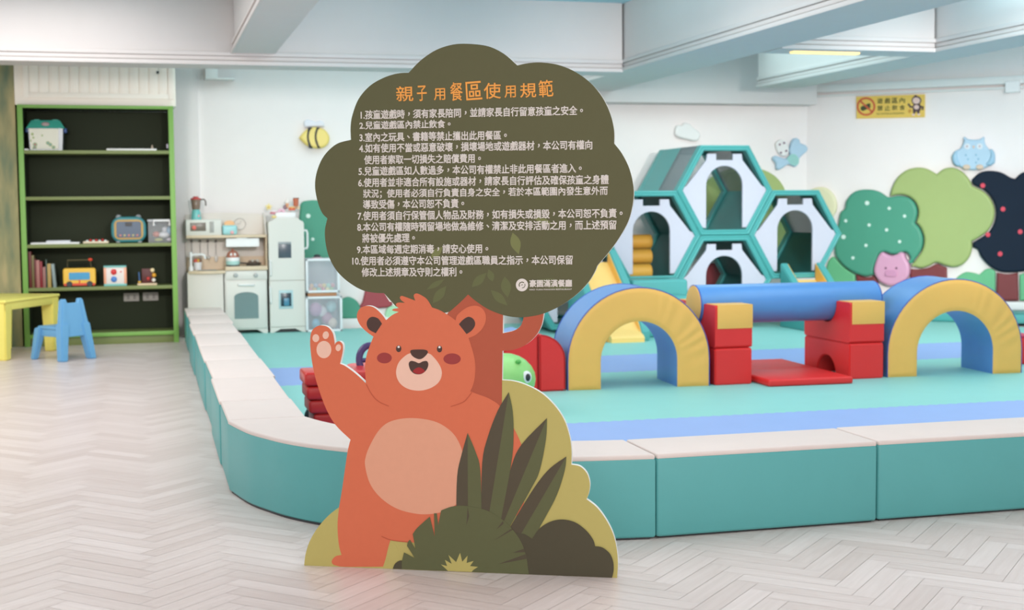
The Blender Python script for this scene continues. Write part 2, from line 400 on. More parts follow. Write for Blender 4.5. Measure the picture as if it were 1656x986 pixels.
LF1 = ink('print leaf dim', (101, 103, 66)); LF2 = ink('print leaf light', (120, 122, 76)); CRS = ink('print crease', (190, 88, 62)); TNG = ink('print tongue', (160, 44, 46)); WHT = ink('print white', (235, 225, 220))
BOARD = paint('white foam board', (238, 236, 232), .6)

crown = [(567.6, 226, 1), (567, 205), (570, 186), (580, 160), (598, 139), (620, 126), (642, 119), (661, 117.6, 1), (680, 98), (705, 81), (733, 72), (760, 71), (790, 75), (815, 87), (836.8, 105.8, 1),
         (855, 102), (876, 101), (903, 105), (930, 116), (955, 134), (974, 157), (987, 184), (993, 210), (993.3, 232, 1), (1005, 247), (1016, 268), (1022.5, 290), (1025, 312), (1022, 337), (1015, 360), (1001, 385), (985, 407), (966, 429.3, 1),
         (961, 441), (950, 458), (931, 477), (905, 495), (880, 506.5), (858, 511.5), (838, 513), (815, 509.5), (790, 500), (770, 487), (757, 476, 1), (744, 489), (727, 504, 1), (700, 510, 1), (660, 505, 1), (640, 495, 1),
         (621, 473.8, 1), (604, 473), (586, 469), (568, 459), (552, 446), (540, 431), (531, 412), (526.5, 392), (525.5, 372), (529.5, 353, 1), (521, 344), (513.5, 325), (509.5, 300), (513, 276), (524, 252), (544, 233)]
crown_s = sm(crown, 5)
bear_arm = [(567, 710.6, 1), (543, 687), (527.5, 660.5), (514, 623.6), (506, 592), (502.4, 565.5), (501.8, 547), (504.5, 535), (511.7, 528), (520, 526), (530, 528.5), (537.5, 537), (540.5, 548), (541.5, 557.6, 1), (543.5, 553.7), (549, 551.6), (554, 556.3), (554.5, 567), (550, 588, 1), (559, 592), (575, 603.8), (592, 619.6, 1)]
head_l = [(590.8, 602), (590.6, 589), (593.4, 573), (598.7, 557.6), (604, 544, 1)]
ear_l = [(593.4, 536.5), (583, 526), (577.6, 514), (579, 503.5), (585.5, 496.4), (596, 494.3), (606.6, 498), (617, 507.5), (624.6, 517.5, 1)]
hair = [(634, 509.5), (645, 504, 1), (638.5, 503), (633.8, 501.5, 1), (637, 499.2), (645, 498, 1), (641.5, 495), (640.4, 491, 1), (645, 489), (655, 489.5, 1), (649.5, 485.5), (646.9, 481), (649.5, 478.3), (656, 480), (672, 486, 1), (669.8, 480.5), (669.6, 476.4), (674.5, 474.3), (683, 478), (691, 484), (699, 497, 1)]
board = [(492, 914, 1), (494, 897), (500, 877), (510, 858.5), (522, 843), (535, 830), (549.5, 819, 1), (553.5, 790), (558.5, 755), (563, 726)] + bear_arm + head_l + ear_l + hair[:9] + [(630, 488, 1)] + \
        [(621, 473.8, 1), (604, 473), (586, 469), (568, 459), (552, 446), (540, 431), (531, 412), (526.5, 392), (525.5, 372), (529.5, 353, 1), (521, 344), (513.5, 325), (509.5, 300), (513, 276), (524, 252), (544, 233)] + crown[:33] + \
        [(961, 441), (950, 458), (931, 477), (905, 495), (879.5, 506.7, 1), (876, 525), (867, 542), (850, 557.5), (830, 565.5), (812.6, 567, 1), (812, 590, 1), (811.6, 614.5, 1), (830, 616), (850, 622), (875, 635), (896, 654.5), (912, 678), (921, 705), (924.3, 728), (924, 751, 1), (938, 754), (949, 765), (953.8, 781), (952.5, 796), (948.5, 807, 1), (965, 820), (980, 840), (991, 862), (997, 885), (999.3, 910), (998, 934, 1)]
hole = [(813.6, 509.5, 1), (830, 512.4), (848, 512.6, 1), (843, 525), (832, 534), (813.2, 538.6, 1)]
board_s, hole_s = sm(board, 5), sm(hole, 5)
me = px_slab(SG, [board_s, hole_s], -.0205, .02); link('board', me, BOARD, sign)
def art(name, polys, layer, mt, parent=None, label=None):
    first = None
    for poly in polys:                       # every printed piece is a mesh of its own
        o = link(name, px_slab(SG, [poly], .0004 * layer, .0003), mt, parent or sign); first = first or o
    return first
p_trunk = art('trunk_print', [sm([(757, 474, 1), (768, 485), (790, 497, 1), (813.6, 506, 1), (813, 538.6, 1), (832, 534), (843, 525), (848, 508, 1), (879.5, 504, 1), (876, 525), (867, 542), (850, 557.5), (830, 565.5), (812.6, 567, 1), (811.6, 668, 1), (740, 668, 1), (715, 600, 1), (715, 520, 1), (727, 502, 1), (744, 489)], 4)], 0, BRK)
p_crown = art('crown_print', [crown_s], 1, OL)
p_lime = art('lime_bush_print', [sm([(811.6, 614.5, 1), (830, 616), (850, 622), (875, 635), (896, 654.5), (912, 678), (921, 705), (924.3, 728), (924, 751, 1), (938, 754), (949, 765), (953.8, 781), (952.5, 796), (948.5, 807, 1), (965, 820), (980, 840), (991, 862), (997, 885), (999.3, 910), (998, 934, 1), (740, 923.8, 1), (620, 919, 1), (615, 870, 1), (700, 700, 1), (811.6, 668, 1)], 4),
                                   ], 0, LIME)
art('lime_bush_print', [sm([(492, 914, 1), (494, 897), (500, 877), (510, 858.5), (522, 843), (535, 830), (549.5, 819, 1), (575, 850, 1), (640, 880, 1), (655, 920.2, 1)], 4)], 1, LIME)
p_body = art('bear_body_print', [sm([(548.6, 819, 1), (553.5, 790), (558.5, 755), (563, 726)] + bear_arm[:-1] + [(592, 619.6, 1), (680, 600, 1), (764, 633.7), (791, 644), (811, 659), (830, 690.5), (839, 708), (845, 724), (850, 745), (852, 775), (845, 830, 1), (760, 860, 1), (705, 880, 1), (659, 876), (631.6, 872.8, 1), (628, 885), (623.7, 903), (619.7, 915.8, 1), (560, 916), (546, 914.5), (538, 911.5), (537, 905.5), (543, 899), (552.5, 897, 1), (548, 879), (546, 848)], 5)], 2, ORG)
art('belly_print', [sm([(590.7, 752.7), (592, 737), (598.6, 719.7), (611.8, 697), (627.6, 683), (651, 676.5), (677.7, 676.3), (704, 681.5), (722.5, 691.5), (735.7, 704), (744.5, 720), (750, 738), (752, 757), (751, 785), (745, 806), (735.7, 817), (717, 826.5), (698.8, 830.5), (675, 830.5), (643.5, 822.6), (617, 805.5), (598.6, 781.7)], 5)], 3, PCH, p_body)
art('crease_print', [stroke(sm([(592.6, 621, 1), (601, 636.6), (612, 648.5), (629, 656.4, 1)], 4)[:13], 1.3), stroke(sm([(763.4, 634, 1), (757, 642), (749, 650), (729, 657, 1)], 4)[:13], 1.3), stroke(sm([(617, 866.5, 1), (630, 872), (645, 874.5), (660, 876, 1)], 4)[:13], 1.2)], 5, CRS, p_body)
art('paw_pad_print', [ell(524, 565, 12, 14), ell(510.9, 546.5, 5.5, 6.4), ell(527, 541.7, 5, 6.3, rot=.2), ell(547.3, 562, 4.3, 5.6, rot=.2)], 3, PNK, p_body)
p_head = art('bear_head_print', [sm([(592, 619.6, 1)] + head_l + ear_l + hair + [(712, 501.7), (728, 511.3), (737, 518, 1), (740, 509), (753.4, 498), (767, 494), (778, 497), (784.8, 506), (785.8, 518), (780, 531.4), (769, 541.5), (758, 546.3, 1), (764.6, 567), (768.4, 585), (768.6, 603), (765.7, 620.7), (758, 636.4), (745, 650), (728, 658), (700, 664), (660, 664), (630, 657), (611.8, 648.5), (600, 636)], 5)], 3, ORG)
art('ear_print', [sm([(593.2, 523.3), (596, 515.4), (602.6, 512), (611.8, 514.8), (618, 523.3, 1), (607.9, 538.6, 1), (597, 532.5)], 5), sm([(742.3, 524, 1), (749, 516.7), (758, 512), (766, 516), (768.6, 524.6), (763.4, 533.8), (754.7, 540, 1)], 5)], 4, DKB, p_head)
art('cheek_print', [ell(621.8, 578.6, 12, 8.7), ell(731.3, 580, 14, 8.9)], 4, MAR, p_head)
art('muzzle_print', [sm([(664.6, 570.7), (651.4, 578.6), (643.5, 589), (640.8, 603.7), (646, 618), (659, 628), (677.8, 631.4), (696, 627.4), (709.4, 618), (714.7, 605), (712, 591.8), (701.5, 577.3), (691, 570.7)], 5)], 4, PNK, p_head)
art('nose_print', [sm([(664, 566.8), (670, 565), (685.6, 565), (691.7, 567.3), (691, 572), (684.3, 578.6), (677.7, 580.5), (669.8, 577.3), (665.3, 572.8)], 5)], 5, DKB, p_head)
art('mouth_print', [sm([(661.2, 587.9), (664.6, 583.4), (671, 584.2), (677.7, 586.8), (684.3, 584), (690.5, 583.6), (693, 589), (690.4, 597), (684.3, 603), (677.7, 605), (670, 603.7), (663.8, 597.6)], 5)], 5, DKB, p_head)
art('tongue_print', [sm([(668, 600), (672, 595.7), (677.7, 593.6), (683, 595.5), (687.4, 599.6), (684, 602.7), (677.7, 604.6), (671.5, 603)], 4)], 6, TNG, p_head)
art('eye_print', [ell(645, 563.6, 4.3, 5.4), ell(711, 564, 4.2, 5.4)], 5, DKB, p_head)
art('eye_glint_print', [ell(645, 560.6, 1.9, 1.9, 12), ell(711, 561, 1.9, 1.9, 12)], 6, WHT, p_head)
# long blades of the fern, dark half and green half
blades = [([(746.6, 735), (739.5, 770), (738, 838)], (756.6, 699.4), (757, 840), [(779.6, 842), (777, 760), (769.7, 731)]),
          ([(844, 718), (826.5, 756), (800, 856)], (884.7, 675.6), (808, 860), [(816, 866), (860, 788), (873, 760), (883, 710)]),
          ([(890.4, 756), (869, 781), (844, 820), (812, 874)], (916, 737.7), (834, 878), [(856, 882), (883, 834), (901, 799), (913.5, 760)]),
          ([(805, 664), (789, 706.5), (780, 749), (778.6, 842)], (823, 633.7), (789, 844), [(808, 852), (826.5, 752.6), (830.8, 706.5), (829.3, 664)])]
for k, (lf, tip, base, rt_) in enumerate(blades):
    b = art('blade_print', [sm([(*tip, 1)] + lf[:-1] + [(*lf[-1], 1), (*base, 1)], 4)], 6 + (k == 3), FERND)
    art('blade_light_print', [sm([(*tip, 1), (*base, 1), (*rt_[0], 1)] + rt_[1:], 4)], 6 + (k == 3), FERN, b)
art('dark_bush_print', [sm([(835, 860, 1), (842, 862), (849, 863), (860.6, 870.5, 1), (871, 855.7), (884.7, 845.4), (900.8, 840), (916.8, 840), (933, 845.4), (949, 858), (959.3, 871.8), (962.7, 882.5, 1), (974, 884.4), (985.7, 893.6), (991.4, 906), (992.6, 920), (990, 933.2, 1), (840, 927.2, 1)], 5),
                        sm([(635.7, 918.9, 1), (639, 911), (646, 906), (653, 905.5, 1), (653, 919.5, 1)], 4)], 8, DKG)
p_fern = art('fern_print', [sm([(650.6, 919.3, 1), (650.2, 908.5), (653.9, 892.5, 1), (671.3, 901.6, 1), (658.7, 882, 1), (660, 876), (663.3, 871.8, 1), (672.5, 887.5, 1), (667.9, 862.6, 1), (675.9, 852.3), (695.4, 834.6, 1), (703.4, 867, 1), (702.3, 829.3, 1), (706.9, 829.3, 1), (709, 848.8, 1), (713.8, 824.7, 1), (731, 818.5), (749, 817), (767.7, 819.5), (790.6, 826), (814.7, 840.8), (829.6, 855.7), (841, 871.8), (848, 887.8), (852, 903), (855.5, 927.8, 1)], 4)], 9, FERN)
zz = lambda L: [(630 + x / 4.358, 780 + y / 4.358) for x, y in L]
art('fern_slit_print', [zz([(543, 300), (552, 170), (563, 235)]), zz([(755, 328), (800, 268), (806, 288)]), zz([(735, 408), (872, 330), (862, 322)][::1]), zz([(868, 492), (950, 463), (957, 488)]), zz([(768, 572), (966, 500), (968, 535)])], 10, FERND, p_fern)
art('grass_tuft_print', [[(725, 922.4), (720, 917.5), (713.8, 912), (723.5, 914.5), (720, 904.5), (731, 911), (725.7, 896.5), (738, 908), (744.5, 893), (748, 907.5), (756.7, 897.5), (755, 909.5), (766.3, 906.2), (760.5, 914.5), (773.4, 915.7), (766, 920.5), (763, 923.9)]], 10, LIME, p_fern)
def leaf_poly(a, b, w):
    a, b = Vector(a), Vector(b); d = b - a; nrm = Vector((-d.y, d.x)).normalized() * w
    return sm([(*a, 1), tuple(a + d * .3 + nrm * .9), tuple(a + d * .6 + nrm), (*b, 1), tuple(a + d * .6 - nrm), tuple(a + d * .3 - nrm * .9)], 5)
art('leaf_print', [leaf_poly((763, 464), (787, 441), 6), leaf_poly((700, 490), (722, 462), 6.5), leaf_poly((816, 447), (821, 481), 7.5), leaf_poly((794, 469), (821, 494), 6), leaf_poly((797, 455), (790, 435), 5), leaf_poly((922, 466), (868, 452), 8), leaf_poly((718, 452), (690, 468), 4)], 2, LF1, p_crown)
art('leaf_print', [leaf_poly((697, 417), (716, 399), 5.5), leaf_poly((829, 376), (839, 411), 7.5), leaf_poly((893, 362), (862, 352), 4.5)], 2, LF2, p_crown)
# printed text
rules = [('1.孩童遊戲時，須有家長陪同，並請家長自行留意孩童之安全。', 583.5, 193.5, 943, 186.2), ('2.兒童遊戲區內禁止飲食。', 581.5, 211.3, 729, 208.6), ('3.室內之玩具、書籍等禁止攜出此用餐區。', 581.5, 230.0, 820, 226.2),
         ('4.如有使用不當或惡意破壞，損壞場地或遊戲器材，本公司有權向', 581, 247.6, 958, 242.0), ('使用者索取一切損失之賠償費用。', 589, 266.2, 778, 263.6), ('5.兒童遊戲區如人數過多，本公司有權禁止非此用餐區者進入。', 580, 284.6, 941, 279.6),
         ('6.使用者並非適合所有設施或器材，請家長自行評估及確保孩童之身體', 579.5, 303.0, 984.5, 298.0), ('狀況；使用者必須自行負責自身之安全，若於本區範圍內發生意外而', 587.5, 321.3, 983, 316.5), ('導致受傷，本公司恕不負責。', 587.5, 338.4, 751, 336.4),
         ('7.使用者須自行保管個人物品及財務，如有損失或損毀，本公司恕不負責。', 578.5, 356.8, 1007, 352.4), ('8.本公司有權隨時預留場地做為維修、清潔及安排活動之用，而上述預留', 578, 374.8, 997, 371.4), ('將被優先處理。', 586, 392.8, 671.5, 392.0),
         ('9.本區域每週定期消毒，請安心使用。', 577.5, 411.0, 790, 409.6), ('10.使用者必須遵守本公司管理遊戲區職員之指示，本公司保留', 570, 429.4, 926.5, 428.0), ('修改上述規章及守則之權利。', 585, 447.6, 748, 447.0)]
link('rules_text_print', merge([fit_text(SG, s, (x0, y0), (x1, y1), 15.4, .0016, .026) for s, x0, y0, x1, y1 in rules]), TXT, sign)
tz = lambda x, y: (630 + x / 5.914, 120 + y / 5.914)
title = [('親', 65, 230, 115, 262), ('子', 265, 360, 108, 258), ('用', 425, 535, 135, 250), ('餐', 582, 703, 78, 256), ('區', 735, 890, 70, 248), ('使', 902, 1068, 82, 236), ('用', 1100, 1210, 110, 226), ('規', 1250, 1405, 85, 226), ('範', 1430, 1570, 56, 220)]
tm = []
for k, (ch, x0, x1, y0, y1) in enumerate(title):
    a, b = tz(x0, y1), tz(x1, y1); dy = -1.3 if k in (4, 8) else -.5
    tm.append(fit_text(SG, ch, (a[0], a[1] - dy * .5), (b[0], b[1] + dy), (y1 - y0) / 5.914, .0016, .012))
link('title_text_print', merge(tm), TIT, sign)
me1 = fit_text(SG, '豪園滿漢餐廳', (856.3, 464.6), (925.5, 464.0), 12.6, .0016, .035)
me2 = fit_text(SG, 'HAO YUAN MANHAN RESTAURANT', (856.5, 469.4), (925, 468.8), 2.6, .0016, .01)
me3 = px_slab(SG, [ell(844.3, 460.6, 9.9, 10.3), stroke([(840.2, 463.3), (839.6, 460), (841.2, 457), (844.3, 455.8), (847.6, 457)], 1.6), stroke([(848.8, 458.5), (849.3, 461.5), (847.6, 464.5), (844.3, 465.4)], 1.2), stroke([(843, 461.5), (844.5, 459.6), (846, 461)], .9)], .0016, .0002)
link('logo_print', merge([me1, me2, me3]), TXT, sign)
# folding strut that holds the board up from behind
bm = B(); mid = A.lerp(Bp, .5)
poly = [(0, 0.0), (.22, 0.0), (.03, 1.0), (0, 1.0)]
sweep_poly(bm, [(x, z) for x, z in poly], -.006, .006, M=Matrix.Translation(mid - SG.n * .0215) @ Matrix.Rotation(rz_s + PI / 2, 4, 'Z')); obj('back_strut', bm, BOARD, sign)

# ================================================================== SOFT BENCHES AROUND THE PLAY AREA
def bench(x0, x1, y0, y1, label, rz=0.0):
    cx, cy = (x0 + x1) / 2, (y0 + y1) / 2
    t = thing('soft_bench', label, 'bench', (cx, cy, 0), rz, 'soft bench blocks around the play area')
    hx, hy = (x1 - x0) / 2, (y1 - y0) / 2
    bm = B(); box(bm, -hx, hx, -hy, hy, 0.006, .296, .012, 3); obj('side_cover', bm, M_TEAL, t, True)
    bm = B(); box(bm, -hx + .002, hx - .002, -hy + .002, hy - .002, .290, .31, .007, 3); obj('top_cover', bm, M_CREAM, t, True)
    bm = B(); box(bm, -hx + .015, hx - .015, -hy + .015, hy - .015, 0, .008); obj('base_cloth', bm, M_DARK, t, True)
    return t
bench(1.752, 2.640, 4.545, 4.875, 'teal and cream soft bench block in front, just right of the curved corner block')
bench(2.648, 3.545, 4.555, 4.890, 'teal and cream soft bench block at the front, cut by the right edge')
ys = [5.845, 6.43, 7.33, 8.23, 9.13, 10.03, 10.93, 11.80, 12.66]
jx = [0, -.012, .012, -.006, .0, -.016, .012, .002]
names = ['short teal and cream soft bench block joined to the curved corner block', 'second soft bench block from the curved corner on the left side', 'third soft bench block from the curved corner on the left side', 'fourth soft bench block from the curved corner on the left side',
         'fifth soft bench block from the curved corner on the left side', 'third soft bench block from the far end of the left side', 'soft bench block next to last towards the green bookcase', 'last soft bench block on the left side, beside the toy kitchen']
for k in range(8):
    bench(.312 + jx[k] * .45, .642 + jx[k] * .45, ys[k] + .003, ys[k + 1] - .003, names[k], (.002, -.003, .004, 0, -.003, .004, -.002, 0)[k])
t = thing('soft_corner_bench', 'large curved teal and cream corner block of the soft bench', 'bench', (.8, 5.0, 0), 0, 'soft bench blocks around the play area')
def arcpts(pts): return sm(pts, 6)
oc = [(.312, 5.842, 1), (.369, 5.577), (.43, 5.416), (.511, 5.25), (.636, 5.085), (.82, 4.91), (1.08, 4.735), (1.4, 4.60), (1.746, 4.543, 1), (1.746, 4.873, 1), (1.48, 4.93), (1.22, 5.05), (.98, 5.24), (.80, 5.48), (.70, 5.68), (.642, 5.842, 1)]
def flat_slab(pts, z0, z1, bev): return slab([arcpts(pts)], z1 - z0, bev, Matrix.Translation((0, 0, z0)))
link('side_cover', flat_slab(oc, .006, .296, .010), M_TEAL, t)
link('top_cover', flat_slab([(x * 1.0 + (.8 - x) * .002, y + (5.0 - y) * .002) + tuple(r) for x, y, *r in oc], .290, .31, .007), M_CREAM, t)
link('base_cloth', flat_slab([(x + (.8 - x) * .02, y + (5.0 - y) * .02) + tuple(r) for x, y, *r in oc], 0, .008, 0), M_DARK, t)

# ================================================================== FOAM FLOOR MATS
def tile_poly(x0, y0, s, edge=True):
    """square tile with little wave teeth along its rim"""
    n, d = 16, .011; out = []
    for k in range(n * 2): out.append((x0 + s * k / (2 * n), y0 + (d if k % 2 else -d) * (0 < k)))
    for k in range(n * 2): out.append((x0 + s + (d if k % 2 else -d) * (0 < k), y0 + s * k / (2 * n)))
    for k in range(n * 2): out.append((x0 + s - s * k / (2 * n), y0 + s + (d if k % 2 else -d) * (0 < k)))
    for k in range(n * 2): out.append((x0 + (d if k % 2 else -d) * (0 < k), y0 + s - s * k / (2 * n)))
    return out
TS = 1.05
tp = tile_poly(0, 0, TS)
proto = slab([tp], .02, .0, Matrix.Identity(4))
for r in range(0, 8):
    for c in range(0, 9):
        x, y = .66 + c * TS, 4.94 + r * TS
        if y + TS > 13.44: continue
        if c == 0 and r == 0: continue
        if (x + TS / 2) > 6.6 + (13.5 - (y + TS / 2)) * 1.11 - .2: continue
        if r == 0 and c > 4: continue
        blue = r in (1, 4)
        me = proto.copy()
        me.transform(Matrix.Translation((x, y, 0)))
        o = link('floor_mat', me, M_MATB if blue else M_MATT)
        if blue and r == 1: tag(o, 'periwinkle blue foam floor mat in the strip behind the front benches', 'mat', 'near blue foam mats')
        elif blue: tag(o, 'periwinkle blue foam floor mat in the strip beyond the yellow arches', 'mat', 'far blue foam mats')
        elif r == 0: tag(o, 'teal foam floor mat hard against the back of the front benches', 'mat', 'teal foam mats behind the front benches')
        elif r < 4: tag(o, 'teal foam floor mat between the two blue strips', 'mat', 'teal foam mats between the blue strips')
        else: tag(o, 'teal foam floor mat on the far side of the blue strips', 'mat', 'teal foam mats beyond the far blue strip')

# ================================================================== SOFT PLAY BLOCKS
MT = .02                                                    # mat thickness: blocks stand on the mats
def soft_arch(label, loc, rz, ro, ri, leg, depth):
    """front face centred on local origin, y runs backwards"""
    t = thing('soft_arch', label, 'arch', loc, rz, 'yellow and blue soft arches')
    n = 28
    outer = [(ro, 0)] + [(ro * math.cos(PI * k / n), leg + ro * math.sin(PI * k / n)) for k in range(n + 1)] + [(-ro, 0)]
    inner = [(-ri, 0)] + [(ri * math.cos(PI - PI * k / n), leg + ri * math.sin(PI - PI * k / n)) for k in range(n + 1)] + [(ri, 0)]
    g = .007
    # blue cover: the outside, inside and foot strips
    bm = B()
    for prof in (outer, inner):
        a = [bm.verts.new((x, g, z)) for x, z in prof]; b = [bm.verts.new((x, depth - g, z)) for x, z in prof]
        for k in range(len(prof) - 1): bm.faces.new((a[k], a[k + 1], b[k + 1], b[k]))
    for s in (1, -1):
        bm.faces.new([bm.verts.new(p) for p in ((s * ro, g, 0), (s * ri, g, 0), (s * ri, depth - g, 0), (s * ro, depth - g, 0))])
    bmesh.ops.recalc_face_normals(bm, faces=bm.faces); obj('curved_cover', bm, M_BLUE, t, True)
    # puffed yellow faces with creases of stretched vinyl
    for face, (y, s) in enumerate(((0, -1), (depth, 1))):
        bm = B(); rows = 12; cols = 150; grid = []
        def pt(u, v):
            # u along the arch 0..1, v across 0 inner..1 outer
            L = leg; tot = 2 * L + PI * (ro + ri) / 2; d = u * tot; r = ri + (ro - ri) * v
            if d < L: return (r, d)
            if d > tot - L: return (-r, tot - d)
            a = (d - L) / (tot - 2 * L) * PI; return (r * math.cos(a), L + r * math.sin(a))
        for i in range(cols + 1):
            row = []
            for j in range(rows + 1):
                u, v = i / cols, j / rows; x, z = pt(u, v)
                ed = min(1, min(v, 1 - v) * 9, u * cols / 3, (1 - u) * cols / 3); puff = .009 * math.sin(ed * PI / 2)
                cre = .0034 * math.sin(u * 120 - v * 4.5 + 1.5 * math.sin(u * 31)) * max(0, math.sin((u - .04) / .42 * PI) if .04 < u < .46 else .12) * min(1, v * 1.6) * ed
                row.append(bm.verts.new((x, y + s * (puff + cre) - s * .007, z)))
            grid.append(row)
        for i in range(cols):
            for j in range(rows): bm.faces.new((grid[i][j], grid[i + 1][j], grid[i + 1][j + 1], grid[i][j + 1]))
        if s > 0: bmesh.ops.reverse_faces(bm, faces=bm.faces)
        obj('end_face', bm, M_YEL, t, True, smooth=60)
        bm = B(); tube(bm, [(x, y - s * .006, z) for x, z in outer], .0035, 6); obj('piping', bm, M_NAVY, t, True)
    return t
aL = math.radians(-4.0)
soft_arch('left yellow and blue soft arch, beside the red rounded block', (3.072, 8.275, MT), aL, .477, .258, .178, .46)
soft_arch('right yellow and blue soft arch, cut by the right edge of the photo', (5.368, 8.222, MT), math.radians(-4.0), .503, .285, .16, .44)

def tunnel_block(label, x0, x1, y0, y1, z0, z1):
    """red block with a half-round tunnel running along X"""
    t = thing('tunnel_block', label, 'block', ((x0 + x1) / 2, (y0 + y1) / 2, z0), 0, 'red tunnel blocks')
    cy = (y0 + y1) / 2; r = .135; n = 18; b = .012
    prof = [(y0, z0), (y0, z1 - b), (y0 + b, z1), (y1 - b, z1), (y1, z1 - b), (y1, z0), (cy + r, z0)] + [(cy + r * math.cos(PI * k / n), z0 + r * math.sin(PI * k / n)) for k in range(1, n)] + [(cy - r, z0)]
    bm = B(); a = [bm.verts.new((x0, y, z)) for y, z in prof]; c = [bm.verts.new((x1, y, z)) for y, z in prof]; N = len(prof)
    for k in range(N): bm.faces.new((a[k], a[(k + 1) % N], c[(k + 1) % N], c[k])).material_index = 0
    bm.faces.new(a); bm.faces.new(list(reversed(c)))
    bmesh.ops.recalc_face_normals(bm, faces=bm.faces)
    es = [e for e in bm.edges if len(e.link_faces) == 2 and e.calc_face_angle(0) > 1.2]
    bmesh.ops.bevel(bm, geom=es, offset=.007, segments=2, affect='EDGES', clamp_overlap=True)
    obj('body', bm, M_RED, t); return t
def cradle_block(label, x0, x1, y0, y1, z0, z1, zs):
    """block with a U notch for the roller: red below and on the sides, yellow fronts and tops on the prongs"""
    t = thing('cradle_block', label, 'block', ((x0 + x1) / 2, (y0 + y1) / 2, z0), 0, 'red and yellow cradle blocks')
    cy = (y0 + y1) / 2; r = .142; zc = z1 - .012; n = 16; b = .012
    notch = [(cy - r * math.cos(PI * k / n), zc - r * math.sin(PI * k / n)) for k in range(n + 1)]
    prof = [(y0, z0 + b), (y0, z1 - b), (y0 + b, z1), (cy - r, z1)] + notch + [(cy + r, z1), (y1 - b, z1), (y1, z1 - b), (y1, z0 + b), (y1 - b, z0), (y0 + b, z0)]
    bm = B(); a = [bm.verts.new((x0, y, z)) for y, z in prof]; c = [bm.verts.new((x1, y, z)) for y, z in prof]; N = len(prof)
    for k in range(N): bm.faces.new((a[k], a[(k + 1) % N], c[(k + 1) % N], c[k]))
    bm.faces.new(a); bm.faces.new(list(reversed(c)))
    bmesh.ops.recalc_face_normals(bm, faces=bm.faces)
    obj('body', bm, M_RED, t)
    for ya, yb in ((y0, cy - r), (cy + r, y1)):
        bm = B(); fr = y0 if ya == y0 else y1; s = -1 if ya == y0 else 1
        box(bm, x0 + .016, x1 + .003, min(fr, fr + s * .004), max(fr, fr + s * .004), zs, z1 + .003, .0018)
        box(bm, x0 + .016, x1 + .003, ya - (.004 if s < 0 else 0), yb + (.004 if s > 0 else 0), z1 - .001, z1 + .004, .0018)
        box(bm, x1 - .001, x1 + .003, ya - (.004 if s < 0 else 0), yb + (.004 if s > 0 else 0), zs, z1 + .004, .0018)
        obj('yellow_cover', bm, M_YEL, t)
    return t
YF, YK = 8.245, 8.90
tunnel_block('red tunnel block under the left end of the blue roller', 3.588, 3.852, YF, YK, MT, .262)
cradle_block('red and yellow cradle block holding the left end of the blue roller', 3.588, 3.852, YF, YK, .266, .545, .392)
tunnel_block('red tunnel block under the right end of the blue roller, its tunnel showing', 4.568, 4.826, YF, YK, MT, .262)
cradle_block('red and yellow cradle block holding the right end of the blue roller', 4.568, 4.826, YF, YK, .266, .540, .392)
cyr = (YF + YK) / 2
t = thing('soft_roller', 'long blue soft roller with yellow ends resting on two cradle blocks', 'roller', (4.28, cyr, .4))
RM = Matrix.Translation((0, cyr, .531)) @ Matrix.Rotation(PI / 2, 4, 'Y')
bm = B(); lathe(bm, [(.128, 3.575), (.134, 3.581), (.134, 4.920), (.128, 4.926)], n=48, M=Matrix.Identity(4)); bmesh.ops.transform(bm, matrix=RM, verts=bm.verts); obj('cover', bm, M_BLUE, t)
for xa, s in ((3.575, -1), (4.926, 1)):
    bm = B(); lathe(bm, [(.13, xa), (.127, xa + s * .006), (.08, xa + s * .012), (.001, xa + s * .014)][::s], n=48); bmesh.ops.transform(bm, matrix=RM, verts=bm.verts)
    bmesh.ops.recalc_face_normals(bm, faces=bm.faces); obj('end_face', bm, M_YEL, t)
    bm = B(); tube(bm, [(.132 * math.cos(2 * PI * k / 40), .132 * math.sin(2 * PI * k / 40), xa) for k in range(40)], .0035, 6, closed=True); bmesh.ops.transform(bm, matrix=RM, verts=bm.verts); obj('piping', bm, M_NAVY, t)
# folding red mat between the pedestals
t = thing('folding_mat', 'flat red folding mat on the floor between the two red pedestals', 'mat', (4.2, 8.6, MT))
MM = Matrix.Translation((3.885, 8.06, MT)) @ Matrix.Rotation(math.radians(-2), 4, 'Z')
bm = B(); box(bm, 0, .60, 0, .56, 0, .048, .014, 3, M=MM); obj('panel', bm, M_RED, t)
bm = B(); box(bm, 0, .60, .563, 1.12, 0, .048, .014, 3, M=MM); obj('panel', bm, M_RED, t)
bm = B(); box(bm, .02, .58, .54, .585, .0, .012, .003, M=MM); obj('fold_strip', bm, M_RED, t)
# red rounded blocks at the left of the arch
def quarter_block(label, x0, x1, y0, y1, z1, right):
    t = thing('rounded_block', label, 'block', ((x0 + x1) / 2, (y0 + y1) / 2, MT), 0, 'red rounded blocks')
    w = x1 - x0; hz = z1 - w * .95; n = 14
    if right: prof = [(x0, MT), (x0, z1)] + [(x0 + w * math.sin(PI / 2 * k / n), hz + (z1 - hz) * math.cos(PI / 2 * k / n)) for k in range(1, n + 1)] + [(x1, MT)]
    else: prof = [(x1, MT), (x1, z1)] + [(x1 - w * math.sin(PI / 2 * k / n), hz + (z1 - hz) * math.cos(PI / 2 * k / n)) for k in range(1, n + 1)] + [(x0, MT)]
    bm = B(); sweep_poly(bm, prof, y0, y1)
    es = [e for e in bm.edges if len(e.link_faces) == 2 and e.calc_face_angle(0) > 1.2]
    bmesh.ops.bevel(bm, geom=es, offset=.010, segments=2, affect='EDGES', clamp_overlap=True)
    obj('body', bm, M_RED, t)
    bm = B(); tube(bm, [(x, y0 + .004, z) for x, z in prof], .003, 6, closed=True); obj('piping', bm, mat('red piping', (190, 44, 48), .4), t)
quarter_block('red soft block with a rounded corner, close against the left arch', 2.405, 2.578, 8.31, 8.72, .385, True)
